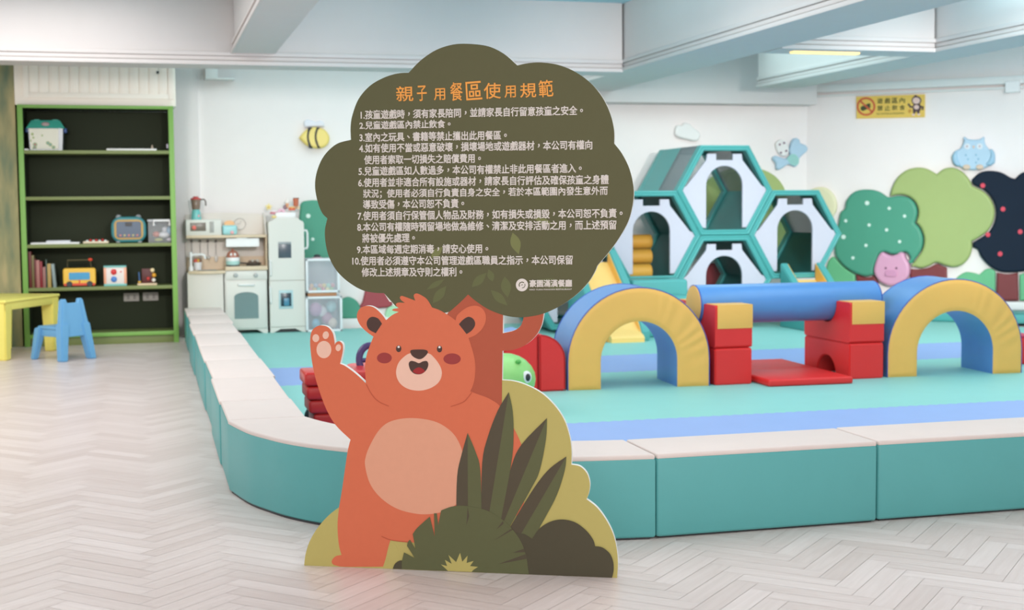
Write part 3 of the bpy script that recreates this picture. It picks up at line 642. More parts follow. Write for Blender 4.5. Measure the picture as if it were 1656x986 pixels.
quarter_block('red soft block behind the green toy, half hidden by the sign', 2.10, 2.40, 8.32, 8.73, .385, False)
t = thing('soft_wedge', 'small pale blue and red soft wedge behind the sign, left of the red blocks', 'block', (2.2, 8.8, MT))
bm = B(); sweep_poly(bm, [(2.02, MT), (2.44, MT), (2.44, .36), (2.02, .28)], 8.76, 9.1); obj('body', bm, M_RED, t)
bm = B(); sweep_poly(bm, [(2.03, .285), (2.43, .361), (2.43, .372), (2.03, .296)], 8.765, 9.095); obj('top_cover', bm, M_BLUE, t)
t = thing('soft_block', 'red soft block just showing past the right arch at the edge', 'block', (6.2, 8.9, MT))
bm = B(); box(bm, 6.02, 6.30, 8.62, 9.0, MT, .215, .014, 3); obj('lower_half', bm, M_RED, t)
bm = B(); box(bm, 6.022, 6.298, 8.622, 8.998, .213, .235, .008, 3); obj('top_cover', bm, mat('crimson vinyl', (206, 50, 84), .4), t)

# green toy with an eye
t = thing('green_ride_on', 'bright green ride-on toy animal with a round eye, behind the lime bush', 'ride-on toy', (1.95, 7.55, MT))
M_LG = plast('bright green plastic', (150, 216, 124), .35)
def at_y(px, py, y): return Py(px, py, y)
g = at_y(822, 606, 7.5)
bm = B()
ball(bm, (g.x - .01, 7.56, g.z - .03), (.185, .17, .150)); ball(bm, (g.x - .30, 7.64, g.z - .03), (.22, .17, .12)); bmesh.ops.remove_doubles(bm, verts=bm.verts, dist=.0001)
o = obj('body', bm, M_LG, t, smooth=80)
bm = B(); e = at_y(852, 609, 7.44)
ball(bm, (e.x - .006, 7.425, e.z), (.030, .020, .036)); ew = obj('eye', bm, M_WHITE, t, smooth=80)
bm = B(); ball(bm, (e.x - .002, 7.408, e.z), (.015, .010, .022)); obj('pupil', bm, M_DARK, ew, smooth=80)
bm = B(); tube(bm, [(g.x - .25, 7.452, g.z - .035), (g.x - .10, 7.415, g.z - .035), (g.x + .02, 7.402, g.z - .03)], .005, 8); obj('mouth_line', bm, mat('green line', (96, 186, 84), .4), t)
bm = B(); q = at_y(837, 584, 7.46); ball(bm, (q.x, 7.445, q.z), (.018, .012, .012)); obj('nostril', bm, mat('green line', (96, 186, 84), .4), t, smooth=80)
for dx, dy in ((-.42, -.08), (-.42, .10), (.05, -.07), (.05, .10)):
    bm = B(); lathe(bm, [(.055, -.02), (.062, -.012), (.062, .012), (.055, .02)], (g.x - .05 + dx, 7.6 + dy, MT + .062), 20, Matrix.Rotation(PI / 2, 4, 'X')); obj('wheel', bm, M_DARK, t)
for dx in (-.42, .05):
    bm = B(); box(bm, g.x - .09 + dx, g.x - .01 + dx, 7.52, 7.68, MT + .05, g.z - .07, .01); obj('leg', bm, M_LG, t)

# red ribbed ride-on behind the bear's raised arm
t = thing('red_ride_on', 'red ride-on toy with a ribbed end and purple wheel, behind the bear sign', 'ride-on toy', (1.0, 6.9, MT))
p0 = at_y(492, 602, 6.75); p1 = at_y(548, 690, 6.75)
bm = B(); zt, zb = p0.z, MT + .09
for k in range(4):
    f = k / 3; z = zt - .035 - f * (zt - zb - .07); xx = p0.x + .018 * f * 1.8
    box(bm, xx + (.0 if k < 3 else .01), xx + .42, 6.75 - .02 * (1 - f), 6.98, z - .033, z + .033, .014, 3)
box(bm, p0.x + .055, p0.x + .44, 6.765, 6.96, MT + .03, zt - .02, .012)
obj('ribbed_end', bm, mat('red plastic', (206, 42, 40), .3), t, smooth=60)
bm = B(); box(bm, p0.x + .26, p0.x + .62, 6.86, 7.3, MT + .07, zt - .02, .05, 4); obj('seat', bm, mat('coral plastic', (236, 96, 100), .4), t, smooth=60)
wc = at_y(600, 582, 7.0)
bm = B(); tube(bm, [(wc.x + .062 * math.cos(2 * PI * k / 28), 7.0 + .02 * math.sin(2 * PI * k / 28), wc.z + .075 * math.sin(2 * PI * k / 28)) for k in range(28)], .018, 10, closed=True)
o = obj('steering_wheel', bm, mat('purple plastic', (76, 54, 108), .3), t, smooth=80)
bm = B(); tube(bm, [(wc.x, 7.0, wc.z), (wc.x, 7.06, wc.z - .14)], .016, 10); tube(bm, [(wc.x - .06, 7.0, wc.z), (wc.x + .06, 7.0, wc.z)], .012, 8); obj('column', bm, mat('purple plastic', (76, 54, 108), .3), o)
for dx in (.12, .52):
    for yy in (6.90, 7.24):
        bm = B(); lathe(bm, [(.06, -.025), (.07, -.015), (.07, .015), (.06, .025)], (p0.x + dx, yy, MT + .07), 20, Matrix.Rotation(PI / 2, 4, 'X')); obj('wheel', bm, M_DARK, t)

# ================================================================== HEXAGON CASTLE
CY, CD = 12.1, 1.1
HR = .4975
HC = {'T': (5.37, 1.346), 'L': (4.624, .915), 'R': (6.116, .915), 'B': (5.37, .484), 'A': (3.878, .484)}
castle = thing('play_castle', 'teal climbing castle of stacked hexagons with white arched fronts', 'play castle', (5.0, CY + .5, MT))
def hexpts(r, cx=0, cz=0): return [(cx + r * math.cos(PI / 3 * k), cz + r * math.sin(PI / 3 * k)) for k in range(6)]
M_NET = bpy.data.materials.new('grey net'); M_NET.use_nodes = True
nt = M_NET.node_tree; bs = nt.nodes['Principled BSDF']; bs.inputs['Base Color'].default_value = rgb((150, 158, 162)); bs.inputs['Roughness'].default_value = .7
tc = nt.nodes.new('ShaderNodeTexCoord'); vo = nt.nodes.new('ShaderNodeTexChecker'); vo.inputs['Scale'].default_value = 110
nt.links.new(tc.outputs['Object'], vo.inputs['Vector'])
mp = nt.nodes.new('ShaderNodeMapRange'); mp.inputs['To Min'].default_value = .35; mp.inputs['To Max'].default_value = 1.0
nt.links.new(vo.outputs['Fac'], mp.inputs['Value']); nt.links.new(mp.outputs[0], bs.inputs['Alpha'])
M_CIN = plast('castle inner wall', (40, 118, 114), .55)
def module(key, sides):
    """one hexagon: padded front and back rings, side walls (p = panel, n = net, h = half net), white arched front"""
    cx, cz = HC[key]
    def ring(y0, y1):
        bm = B(); o_, i_ = hexpts(HR - .002, cx, cz), hexpts(HR - .062, cx, cz); mid_ = hexpts(HR - .032, cx, cz)
        prof = [(o_, y1), (o_, y0 + .012), ([(a[0] * .75 + b[0] * .25, a[1] * .75 + b[1] * .25) for a, b in zip(o_, i_)], y0), (mid_, y0 + .008), ([(a[0] * .25 + b[0] * .75, a[1] * .25 + b[1] * .75) for a, b in zip(o_, i_)], y0), (i_, y0 + .012), (i_, y1)]
        R_ = [[bm.verts.new((x, y, z)) for x, z in p] for p, y in prof]
        for a, b in zip(R_, R_[1:] + R_[:1]):
            for k in range(6): bm.faces.new((a[k], a[(k + 1) % 6], b[(k + 1) % 6], b[k]))
        bmesh.ops.recalc_face_normals(bm, faces=bm.faces); return bm
    fr = obj('hex_frame', ring(CY, CY + .10), M_CTEAL, castle, smooth=30)
    obj('hex_frame', ring(CY + CD - .10, CY + CD), M_CTEAL, castle, smooth=30)
    for k, kind in enumerate(sides):
        (x0, z0), (x1, z1) = hexpts(HR - .004, cx, cz)[k], hexpts(HR - .004, cx, cz)[(k + 1) % 6]
        (u0, w0), (u1, w1) = hexpts(HR - .034, cx, cz)[k], hexpts(HR - .034, cx, cz)[(k + 1) % 6]
        def pan(name, ya, yb, mt):
            bm = B(); v = [bm.verts.new(p) for p in ((x0, ya, z0), (x1, ya, z1), (x1, yb, z1), (x0, yb, z0), (u0, ya, w0), (u1, ya, w1), (u1, yb, w1), (u0, yb, w0))]
            for f in ((0, 1, 2, 3), (4, 7, 6, 5), (0, 4, 5, 1), (1, 5, 6, 2), (2, 6, 7, 3), (3, 7, 4, 0)): bm.faces.new([v[i] for i in f])
            bmesh.ops.recalc_face_normals(bm, faces=bm.faces); obj(name, bm, mt, castle)
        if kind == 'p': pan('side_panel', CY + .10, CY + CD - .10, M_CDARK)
        if kind == 't': pan('side_panel', CY + .10, CY + CD - .10, M_CTEAL)
        if kind == 'h': pan('side_panel', CY + .52, CY + CD - .10, M_CTEAL); pan('net_panel', CY + .10, CY + .52, M_NET)
        if kind == 'H': pan('side_panel', CY + .10, CY + .42, M_CDARK); pan('net_panel', CY + .42, CY + CD - .10, M_NET)
        if kind == 'n': pan('net_panel', CY + .10, CY + CD - .10, M_NET)
    # white front with arch and two merlons
    s = HR - .050; q = .866
    L = [(-.40, .78), (-.19, .78), (-.19, .645), (.19, .645), (.19, .78), (.40, .78), (.42, .645), (.44, .62), (.87, .10), (.985, .055), (1.0, .0), (.56, -.76), (.52, -.80)]
    door = [(.42, -.80), (.42, .10)] + [(.42 * math.cos(PI * k / 18), .10 + .42 * math.sin(PI * k / 18)) for k in range(1, 18)] + [(-.42, .10), (-.42, -.80)]
    Rr = [(-.52, -.80), (-.56, -.76), (-1.0, .0), (-.985, .055), (-.87, .10), (-.44, .62), (-.42, .645)]
    poly = [(x * s, z * s) for x, z in L + door + Rr]
    M4 = Plane((cx, CY + .055, cz), (1, 0, 0)).m
    link('castle_front', slab([poly], .03, .006, M4), M_CWHITE, castle)
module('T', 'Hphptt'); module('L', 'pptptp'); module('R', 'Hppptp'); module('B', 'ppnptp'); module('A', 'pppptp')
# climbing bolsters seen inside the left hexagon
t = thing('bolster_stack', 'stack of yellow bolster steps inside the left castle hexagon', 'bolsters', (4.74, 12.6, .52))
for k in range(3):
    bm = B(); z = .568 + k * .140; y = 12.42 + k * .14
    lathe(bm, [(.062, 0), (.074, .010), (.074, .25), (.062, .26)], (4.465 + k * .055, y, z), 24, Matrix.Rotation(PI / 2, 4, 'Y')); obj('bolster', bm, mat('mustard vinyl', (226, 172, 72), .45), t)
# grey board with a dark ring at the back of the left hexagon
bm = B(); box(bm, 4.22, 4.50, CY + .95, CY + .97, .60, 1.24, .004); o = obj('play_board', bm, paint('board grey', (150, 152, 156), .5), castle)
bm = B(); tube(bm, [(4.36 + .13 * math.cos(2 * PI * k / 28), CY + .945, .92 + .17 * math.sin(2 * PI * k / 28)) for k in range(28)], .008, 6, closed=True)
tube(bm, [(4.36 + .07 * math.cos(2 * PI * k / 28), CY + .945, .92 + .10 * math.sin(2 * PI * k / 28)) for k in range(28)], .008, 6, closed=True); obj('ring', bm, M_DARK, o)
# teal steps up to the left hexagon
t = thing('soft_steps', 'teal soft steps leading up to the left castle hexagon', 'steps', (4.7, 11.8, MT))
x0, x1, z0, z1 = Rc(1026, 452, 1113, 480, 11.78)
bm = B(); box(bm, max(x0 - .02, 4.258), x1, 11.78, 12.085, MT, z1, .03, 4); obj('upper_step', bm, M_CTEAL, t)
xa, xb, za, zb = Rc(1030, 479, 1124, 500, 11.45)
bm = B(); box(bm, max(xa - .02, 4.258), xb, 11.45, 11.775, MT, zb, .03, 4); obj('lower_step', bm, M_CTEAL, t)
# slides
def slide(label, xc, w, ytop, ztop, ybot, lip, wall=.13):
    t = thing('slide', label, 'slide', (xc, (ytop + ybot) / 2, MT), 0, 'yellow slides')
    hw = w / 2; n = 14; prof = []; TWL = .078
    for k in range(n + 1):
        f = k / n; y = ytop + (ybot - ytop) * f; z = ztop + (.09 - ztop) * (f if f < .8 else f - .35 * (f - .8) ** 2 / .2 * .4); prof.append((y, max(z, .085)))
    prof.append((ybot - lip, .080)); prof.append((ybot - lip - .025, .06))
    bm = B()
    a = [bm.verts.new((xc - hw + TWL + .008, y, z)) for y, z in prof]; b = [bm.verts.new((xc + hw - TWL - .008, y, z)) for y, z in prof]
    a2 = [bm.verts.new((xc - hw + TWL + .008, y, MT)) for y, z in prof]; b2 = [bm.verts.new((xc + hw - TWL - .008, y, MT)) for y, z in prof]
    for k in range(len(prof) - 1):
        bm.faces.new((a[k], b[k], b[k + 1], a[k + 1])); bm.faces.new((a[k], a[k + 1], a2[k + 1], a2[k])); bm.faces.new((b[k], b2[k], b2[k + 1], b[k + 1]))
    bm.faces.new((a[0], a2[0], b2[0], b[0])); bm.faces.new((a[-1], b[-1], b2[-1], a2[-1]))
    bmesh.ops.recalc_face_normals(bm, faces=bm.faces); obj('chute', bm, M_SLIDE, t, smooth=50)
    for s in (-1, 1):
        xs0, xs1 = (xc - hw, xc - hw + TWL) if s < 0 else (xc + hw - TWL, xc + hw)
        top = [(y, z + wall * (1 - .45 * k / n)) for k, (y, z) in enumerate(prof[:n + 1])]
        pr = [(ytop, MT)] + [(top[0][0], top[0][1])] + top[1:-1] + [(ybot, .14), (ybot - .03, .10), (ybot - .03, MT)]
        bm = B(); va = [bm.verts.new((xs0, y, z)) for y, z in pr]; vb = [bm.verts.new((xs1, y, z)) for y, z in pr]; N = len(pr)
        for k in range(N): bm.faces.new((va[k], vb[k], vb[(k + 1) % N], va[(k + 1) % N]))
        bm.faces.new(va); bm.faces.new(vb[::-1]); bmesh.ops.recalc_face_normals(bm, faces=bm.faces)
        es = [e for e in bm.edges if len(e.link_faces) == 2 and e.calc_face_angle(0) > 1.2]
        bmesh.ops.bevel(bm, geom=es, offset=.008, segments=2, affect='EDGES', clamp_overlap=True)
        obj('side_wall', bm, M_CTEAL, t)
        xi0, xi1 = (xs1 + .001, xs1 + .007) if s < 0 else (xs0 - .007, xs0 - .001)
        pi_ = [(y, z - .012) for y, z in pr if z > MT + .02]; pi_ = [(ytop, MT)] + pi_ + [(ybot - .03, MT)]
        bm = B(); va = [bm.verts.new((xi0, y, z)) for y, z in pi_]; vb = [bm.verts.new((xi1, y, z)) for y, z in pi_]; N = len(pi_)
        for k in range(N): bm.faces.new((va[k], vb[k], vb[(k + 1) % N], va[(k + 1) % N]))
        bm.faces.new(va); bm.faces.new(vb[::-1]); bmesh.ops.recalc_face_normals(bm, faces=bm.faces); obj('inner_cheek', bm, plast('slide amber', (240, 184, 84), .4), t)
    return t
slide('wide yellow slide with teal sides coming down behind the left arch', 4.015, .475, 12.085, .68, 11.22, .10, .12)
xs = Py(1303, 440, 12.0).x
slide('yellow slide with teal sides coming down from the right castle hexagon', xs, .46, 12.085, .47, 11.45, .06, .17)

# ================================================================== PADDED WALL DECORATIONS
def pad(name, label, cat, plane, pts, mt, th=.06, bev=.022, off=.002, group=None, n=6):
    s = sm(pts, n); cx = sum(p[0] for p in s) / len(s); cz = max(p[1] for p in s)
    o_ = plane.at(cx, cz); loc = plane.m @ Vector((o_[0], o_[1], 0))
    t = thing(name, label, cat, loc, 0, group)
    link('body', px_slab(plane, [s], off, th, bev), mt, t); t['_th'] = th + off
    return t
def dots(t, plane, pts, r, mt, name='dot', h=.006):
    for p in pts:
        rr = p[2] if len(p) > 2 else r
        link(name, px_slab(plane, [ell(p[0], p[1], rr, rr, 14)], t['_th'] - .002, h, .002), mt, t)
DT = vinyl('decor teal green', (72, 152, 126), .55); LG = vinyl('decor light green', (162, 180, 112), .55); DKT = mat('decor dark navy', (26, 38, 54), .75, .03, 9, .12, spec=.2)
MG = vinyl('decor bush green', (104, 184, 134), .5); BRN = vinyl('decor maroon', (124, 50, 52), .5); PIG = vinyl('decor pink', (216, 160, 190), .5)
LB = vinyl('decor pale blue', (176, 206, 226), .5); CRM = vinyl('decor cream', (228, 224, 186), .5); DOTW = plast('decor dot white', (214, 236, 226)); DOTR = plast('decor dot red', (220, 70, 90))
RWp = RW
Z = lambda L: [(1330 + p[0] / 3.285, 200 + p[1] / 3.285) + tuple(p[2:]) for p in L]
t = pad('wall_tree', 'teal padded wall tree with white dots behind the pink pig', 'wall decor', RWp, Z([(105, 470), (128, 448), (135, 410), (165, 370), (205, 352), (262, 350), (310, 362), (350, 388), (372, 388, 1), (420, 382), (470, 396), (500, 430), (510, 475), (497, 527, 1), (525, 560), (540, 610), (532, 665), (500, 715), (474, 745, 1), (468, 700), (445, 680), (415, 690), (375, 692), (340, 680), (312, 690), (300, 720), (284, 760), (280, 800, 1), (240, 808), (190, 795), (135, 765), (95, 725), (75, 680), (78, 600), (95, 520)]), DT, .085, .03, .002, 'padded wall trees')
dots(t, RWp, [q[:2] + (3.6 if k in (0, 5) else 2.7,) for k, q in enumerate(Z([(247, 421), (364, 449), (445, 490), (134, 515), (258, 537), (122, 600), (350, 563), (419, 625), (241, 645), (172, 711)]))], 3, DOTW)
t = pad('wall_tree', 'light green padded wall tree between the dotted teal tree and the dark tree', 'wall decor', RWp, Z([(366, 384, 1), (375, 340), (405, 285), (450, 248), (505, 233), (560, 240), (612, 268, 1), (650, 240), (700, 234), (750, 258), (785, 298), (800, 330, 1), (860, 360), (900, 405), (918, 460), (910, 520), (880, 570), (840, 600), (797, 625, 1), (798, 660), (785, 705), (750, 745), (705, 760), (660, 752), (610, 736), (575, 752), (530, 765), (476, 752, 1), (500, 722), (536, 668), (546, 610), (530, 556), (504, 524, 1), (516, 475), (506, 428), (474, 392), (425, 376)]), LG, .075, .028, .002, 'padded wall trees')
t = pad('wall_tree', 'dark navy padded wall tree with red dots at the right edge', 'wall decor', RWp, Z([(797, 296, 1), (835, 262), (885, 250), (950, 258), (1000, 285), (1026, 292, 1), (1060, 262), (1110, 250), (1170, 262), (1220, 310), (1250, 390), (1240, 470), (1250, 560), (1225, 650), (1170, 730), (1100, 775), (1010, 788), (940, 782), (885, 750), (845, 705), (828, 668), (802, 655, 1), (803, 628, 1), (845, 604), (886, 574), (916, 522), (924, 460), (906, 402), (864, 354), (806, 324)]), DKT, .065, .028, .002, 'padded wall trees')
dots(t, RWp, [q[:2] for q in Z([(857, 329), (964, 453), (884, 588), (1055, 573), (949, 690), (1100, 400), (1140, 650)])], 4, DOTR)
t = pad('wall_pig', 'pink padded pig face in front of the dotted teal wall tree', 'wall decor', RWp, Z([(284, 770), (296, 725), (312, 692), (330, 680), (350, 690), (376, 698), (402, 692), (425, 680), (444, 688), (452, 712), (470, 745), (470, 800), (440, 835), (375, 858), (320, 838), (292, 805)]), PIG, .12, .03)
dots(t, RWp, [q[:2] for q in Z([(349, 764), (405, 764)])], 1.9, vinyl('pig eye', (126, 84, 110)), 'eye')
sn = [q[:2] for q in Z([(352, 778), (402, 778), (404, 806), (350, 806)])]
link('snout', px_slab(RWp, [sm(sn, 4)], .12, .018, .006), vinyl('pig snout', (208, 148, 182)), t)
pad('wall_stump', 'maroon padded trunk under the light green wall tree', 'wall decor', RWp, Z([(470, 770, 1), (520, 772), (570, 762), (610, 744), (640, 755), (664, 764, 1), (668, 930, 1), (470, 930, 1)]), BRN, .05, .018, .002, 'padded tree trunks')
pad('wall_stump', 'maroon padded trunk under the dark navy wall tree', 'wall decor', RWp, Z([(930, 790, 1), (985, 798), (1040, 790, 1), (1044, 938, 1), (926, 938, 1)]), BRN, .06, .02, .002, 'padded tree trunks')
pad('wall_stump', 'maroon padded trunk under the dotted teal wall tree', 'wall decor', RWp, Z([(184, 800, 1), (236, 815), (282, 806, 1), (300, 835, 1), (300, 930, 1), (190, 930, 1)]), BRN, .05, .018, .002, 'padded tree trunks')
pad('wall_bush', 'mid green padded bush left of the dark tree trunk', 'wall decor', RWp, Z([(722, 812), (760, 788), (800, 790), (836, 800, 1), (870, 772), (900, 770), (922, 784, 1), (921, 938, 1), (700, 938, 1), (705, 840)]), MG, .05, .018, .002, 'padded wall bushes')
pad('wall_bush', 'mid green padded bush right of the dark tree trunk', 'wall decor', RWp, Z([(1049, 800, 1), (1090, 790), (1130, 800), (1160, 840), (1165, 938, 1), (1050, 938, 1)]), MG, .05, .018, .002, 'padded wall bushes')
pad('wall_bush', 'mid green padded bush between the castle and the dotted teal tree', 'wall decor', RWp, Z([(35, 730, 1), (60, 705), (90, 730), (120, 762), (178, 800, 1), (186, 938, 1), (10, 938, 1), (20, 800)]), MG, .05, .018, .002, 'padded wall bushes')
# owl
owl = pad('wall_owl', 'pale blue padded owl on the wall above the green trees', 'wall decor', RWp, [(1560.5, 221, 1), (1567, 225), (1576, 226), (1585, 225), (1592, 221, 1), (1594, 232), (1600, 241), (1608, 246), (1610, 262), (1601, 268), (1590, 273), (1576, 275), (1562, 273), (1550, 268), (1542, 262), (1545, 246), (1554, 240), (1559, 231)], LB, .06, .02)
OB = lambda L: [(1530 + x / 10.95, 200 + y / 10.95) for x, y in L]
for wl in ([(210, 470), (150, 520), (125, 600), (145, 690), (200, 750), (270, 740), (240, 660), (215, 570)], [(800, 450), (855, 490), (880, 580), (860, 680), (800, 745), (720, 720), (770, 650), (800, 560)]):
    link('wing', px_slab(RWp, [sm(OB(wl), 5)], .012, .065, .018), vinyl('owl wing blue', (150, 190, 214)), owl)
for c in (390, 612):
    ey = link('eye', px_slab(RWp, [ell(*OB([(c, 405)])[0], 5.2, 5.0, 20)], .058, .010, .003), vinyl('owl eye white', (214, 224, 232)), owl)
    link('pupil', px_slab(RWp, [ell(*OB([(c, 405)])[0], 1.7, 1.7, 12)], .066, .006, .002), vinyl('owl eye', (190, 170, 176)), ey)
link('beak', px_slab(RWp, [[OB([(480, 395)])[0], OB([(530, 395)])[0], OB([(505, 450)])[0]]], .058, .012, .002), vinyl('owl beak', (220, 190, 170)), owl)
for c in (380, 612): link('foot', px_slab(RWp, [ell(*OB([(c, 770)])[0], 6.2, 4.2, 18)], .03, .05, .012), vinyl('owl foot', (214, 192, 170)), owl)
for c in ((365, 560), (545, 555), (405, 632), (587, 628), (545, 690)): link('spot', px_slab(RWp, [ell(*OB([c])[0], 1.8, 1.8, 12)], .058, .006, .002), vinyl('owl spot', (140, 184, 208)), owl)
# butterfly-like bird on the back wall
BWp = BW
BB = lambda L: [(1230 + p[0] / 9.86, 200 + p[1] / 9.86) + tuple(p[2:]) for p in L]
t = pad('wall_bird', 'pale blue padded bird with spread wings near the wall corner', 'wall decor', BWp, BB([(165, 560), (200, 515), (260, 525), (320, 545), (360, 555), (400, 540), (440, 490), (430, 420), (455, 320), (490, 250), (540, 230), (590, 260), (605, 310), (680, 340), (720, 390), (700, 450), (640, 500), (590, 560), (575, 640), (520, 690), (460, 665), (400, 655), (320, 710), (260, 740), (220, 715), (215, 640)]), LB, .06, .024)
link('belly_patch', px_slab(BWp, [sm(BB([(380, 560), (450, 490), (520, 500), (570, 570), (560, 640), (510, 670), (440, 645)]), 5)], .058, .006, .002), vinyl('bird belly green', (150, 202, 196)), t)
link('face', px_slab(BWp, [sm(BB([(225, 300), (300, 250), (390, 290), (430, 400), (420, 480), (370, 520), (290, 500), (230, 400)]), 5)], .004, .04, .014), vinyl('white wall pad', (234, 234, 232)), t)
dots(t, BWp, [q[:2] for q in BB([(265, 335), (335, 312), (285, 465), (372, 435)])], 1.6, vinyl('pig eye', (126, 84, 110)), 'eye')
t = pad('wall_cloud', 'white padded cloud on the wall above the castle', 'wall decor', BWp, [(1089, 212), (1092, 203), (1099, 203), (1105, 198.5), (1113, 201), (1118, 206), (1126, 212), (1130, 219), (1126, 227), (1120, 228.5), (1108, 226), (1096, 223), (1090, 219)], vinyl('white wall pad', (238, 238, 236)), .06, .022)
# bee
t = pad('wall_bee', 'yellow padded bee with black stripes on the wall left of the sign', 'wall decor', BWp, [(482.5, 223, 1), (490, 214), (498, 208), (510, 206), (522, 209), (530, 217), (532, 226), (528, 235), (519, 240), (507, 240), (496, 236), (489, 230)], vinyl('bee yellow', (240, 214, 120)), .07, .025)
for xx in (499, 511.5): link('stripe', px_slab(BWp, [sm([(xx - 1, 206.6, 1), (xx + 4.5, 206.4, 1), (xx + .6, 215), (xx, 224), (xx + 2.5, 233), (xx + 5.5, 240, 1), (xx + .5, 239.6, 1), (xx - 3.5, 231), (xx - 4.8, 222), (xx - 3.8, 213)], 5)], .004, .071, .012), vinyl('bee black', (44, 40, 40)), t)
link('wing', px_slab(BWp, [sm([(492, 206, 1), (491, 198), (495, 193.5), (503, 194.5), (510, 197), (517, 195), (523, 198), (524, 205, 1), (510, 205)], 5)], .002, .03, .012), vinyl('bee wing', (226, 228, 236)), t)
# left side of the back wall, between fridge and sign
t = pad('wall_tree', 'teal padded wall tree with white dots behind the toy fridge', 'wall decor', BWp, [(484, 345), (487, 328), (500, 324), (517, 325), (540, 336), (556, 352), (562, 378), (558, 405), (545, 428, 1), (520, 440), (490, 440), (480, 400)], DT, .05, .02, .002, 'padded wall trees')
dots(t, BWp, [(497.5, 349, 3.6), (504.8, 386.5, 2.7), (488, 368), (530, 360), (535, 395)], 2.7, DOTW)
pad('wall_bush', 'teal green padded bush right of the storage drawers', 'wall decor', BWp, [(545, 515, 1), (545, 490), (556, 481), (566, 480), (577, 487), (584, 500), (588, 515, 1)], DT, .05, .02, .002, 'padded wall bushes')
pad('wall_stump', 'dark red padded shape on the wall above the bear ear', 'wall decor', BWp, [(578, 497, 1), (585, 488), (590, 468, 1), (625, 466, 1), (634, 491, 1), (628, 496), (605, 498)], vinyl('decor red', (160, 60, 68), .5), .05, .018, .002, 'padded tree trunks')
pad('wall_bush', 'pale green padded bush beside the dark red wall shape', 'wall decor', BWp, [(620, 515, 1), (624, 500), (632, 494), (650, 496), (665, 506), (668, 515, 1)], vinyl('decor pale green', (170, 216, 176), .5), .05, .018, .002, 'padded wall bushes')
pad('wall_tree', 'light green padded wall tree behind the top castle hexagon', 'wall decor', BWp, [(1130, 330), (1140, 295), (1170, 276), (1205, 270), (1240, 278), (1262, 298), (1272, 330), (1270, 380), (1240, 410), (1190, 416), (1150, 405), (1132, 370)], LG, .06, .024, .002, 'padded wall trees')
t = pad('wall_lion', 'cream padded animal shape behind the right castle hexagon', 'wall decor', RWp, [(1310, 312), (1322, 303), (1338, 304), (1350, 315), (1355, 330), (1352, 345), (1340, 356), (1322, 358), (1308, 345)], CRM, .06, .024)
pad('wall_bush', 'dark red padded shape low on the wall behind the lower castle hexagon', 'wall decor', BWp, [(1120, 500, 1), (1125, 440), (1150, 425), (1180, 440), (1186, 500, 1)], vinyl('decor red', (160, 60, 68), .5), .05, .018, .002, 'padded wall bushes')

# ================================================================== GREEN BOOKCASE AND WHAT STANDS ON IT
SX0, SX1, SF, SB_, SH = -1.065, .262, 12.69, 13.05, 2.13
bc = thing('bookcase', 'tall bright green bookcase with a shaded dark green inside, against the left wall', 'bookcase', ((SX0 + SX1) / 2, SF, 0))
def panel(name, x0, x1, y0, y1, z0, z1, mt, edge=None, horiz=False):
    bm = B(); box(bm, x0, x1, y0 + .006, y1, z0, z1, .001); o = obj(name, bm, mt, bc)
    if edge:
        bm = B(); box(bm, x0, x1, y0, y0 + .007, z0, z1, .0015); obj('edge_band', bm, edge, o)
    return o
panel('side_panel', SX0, SX0 + .045, SF, SB_, 0, SH, M_SHELF, M_SHELF)
panel('side_panel', SX1 - .045, SX1, SF, SB_, 0, SH, M_SHELF, M_SHELF)
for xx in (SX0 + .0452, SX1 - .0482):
    bm = B(); box(bm, xx, xx + .003, SF + .012, SB_, .1, SH - .03); obj('inner_shade_face', bm, M_SHIN, bc)
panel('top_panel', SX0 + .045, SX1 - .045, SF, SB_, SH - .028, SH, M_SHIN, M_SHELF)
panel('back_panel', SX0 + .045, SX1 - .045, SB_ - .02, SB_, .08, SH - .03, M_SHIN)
SZ = []
for px_l in (243.0, 317.6, 394.0, 463.5):
    z = Py(160, px_l, SF).z; SZ.append(z)
    panel('shelf', SX0 + .045, SX1 - .045, SF + .004, SB_ - .02, z - .03, z, M_SHED, M_SHED)
z = Py(160, 538, SF).z
panel('bottom_shelf', SX0 + .045, SX1 - .045, SF, SB_ - .02, z - .035, z, M_SHED, M_SHELF)
panel('plinth', SX0 + .045, SX1 - .045, SF + .02, SF + .05, 0, z - .035, M_SHED)
# cream cupboard over the bookcase
cb = thing('wall_cupboard', 'cream beadboard cupboard above the green bookcase', 'cupboard', ((SX0 + SX1) / 2, SF, SH))
x0, x1, z0, z1 = Rc(33, 110, 283, 168, SF + .03)
bm = B(); box(bm, -1.083, x1 + .004, SF + .03, SB_, SH + .001, 2.9, .004); obj('body', bm, M_CREAMW, cb)
dx0, dx1, dz0, dz1 = Rc(36, 110, 281, 159, SF)
dr = B(); 
for (a0, a1, b0, b1) in ((dx0, dx0 + .05, dz0, 2.88), (dx1 - .05, dx1, dz0, 2.88), (dx0 + .0505, dx1 - .0505, dz0, dz0 + .045)): box(dr, a0, a1, SF + .004, SF + .029, b0, b1, .003)
n = 14; wv = (dx1 - dx0 - .1) / n
for k in range(n): box(dr, dx0 + .05 + k * wv + .003, dx0 + .05 + (k + 1) * wv - .003, SF + .010, SF + .026, dz0 + .04, 2.88, .004)
box(dr, dx0 + .045, dx1 - .045, SF + .018, SF + .0245, dz0 + .042, 2.878)
d = obj('door', dr, M_CREAMW, cb)
h = Py(255, 117, SF - .01); bm = B(); lathe(bm, [(.010, 0), (.013, .008), (.011, .02), (.004, .024)], (h.x, SF + .003, h.z), 16, Matrix.Rotation(PI / 2, 4, 'X')); obj('knob', bm, M_DARK, d)
z1s, z2s, z3s, z4s = SZ
SYF = SF + .05
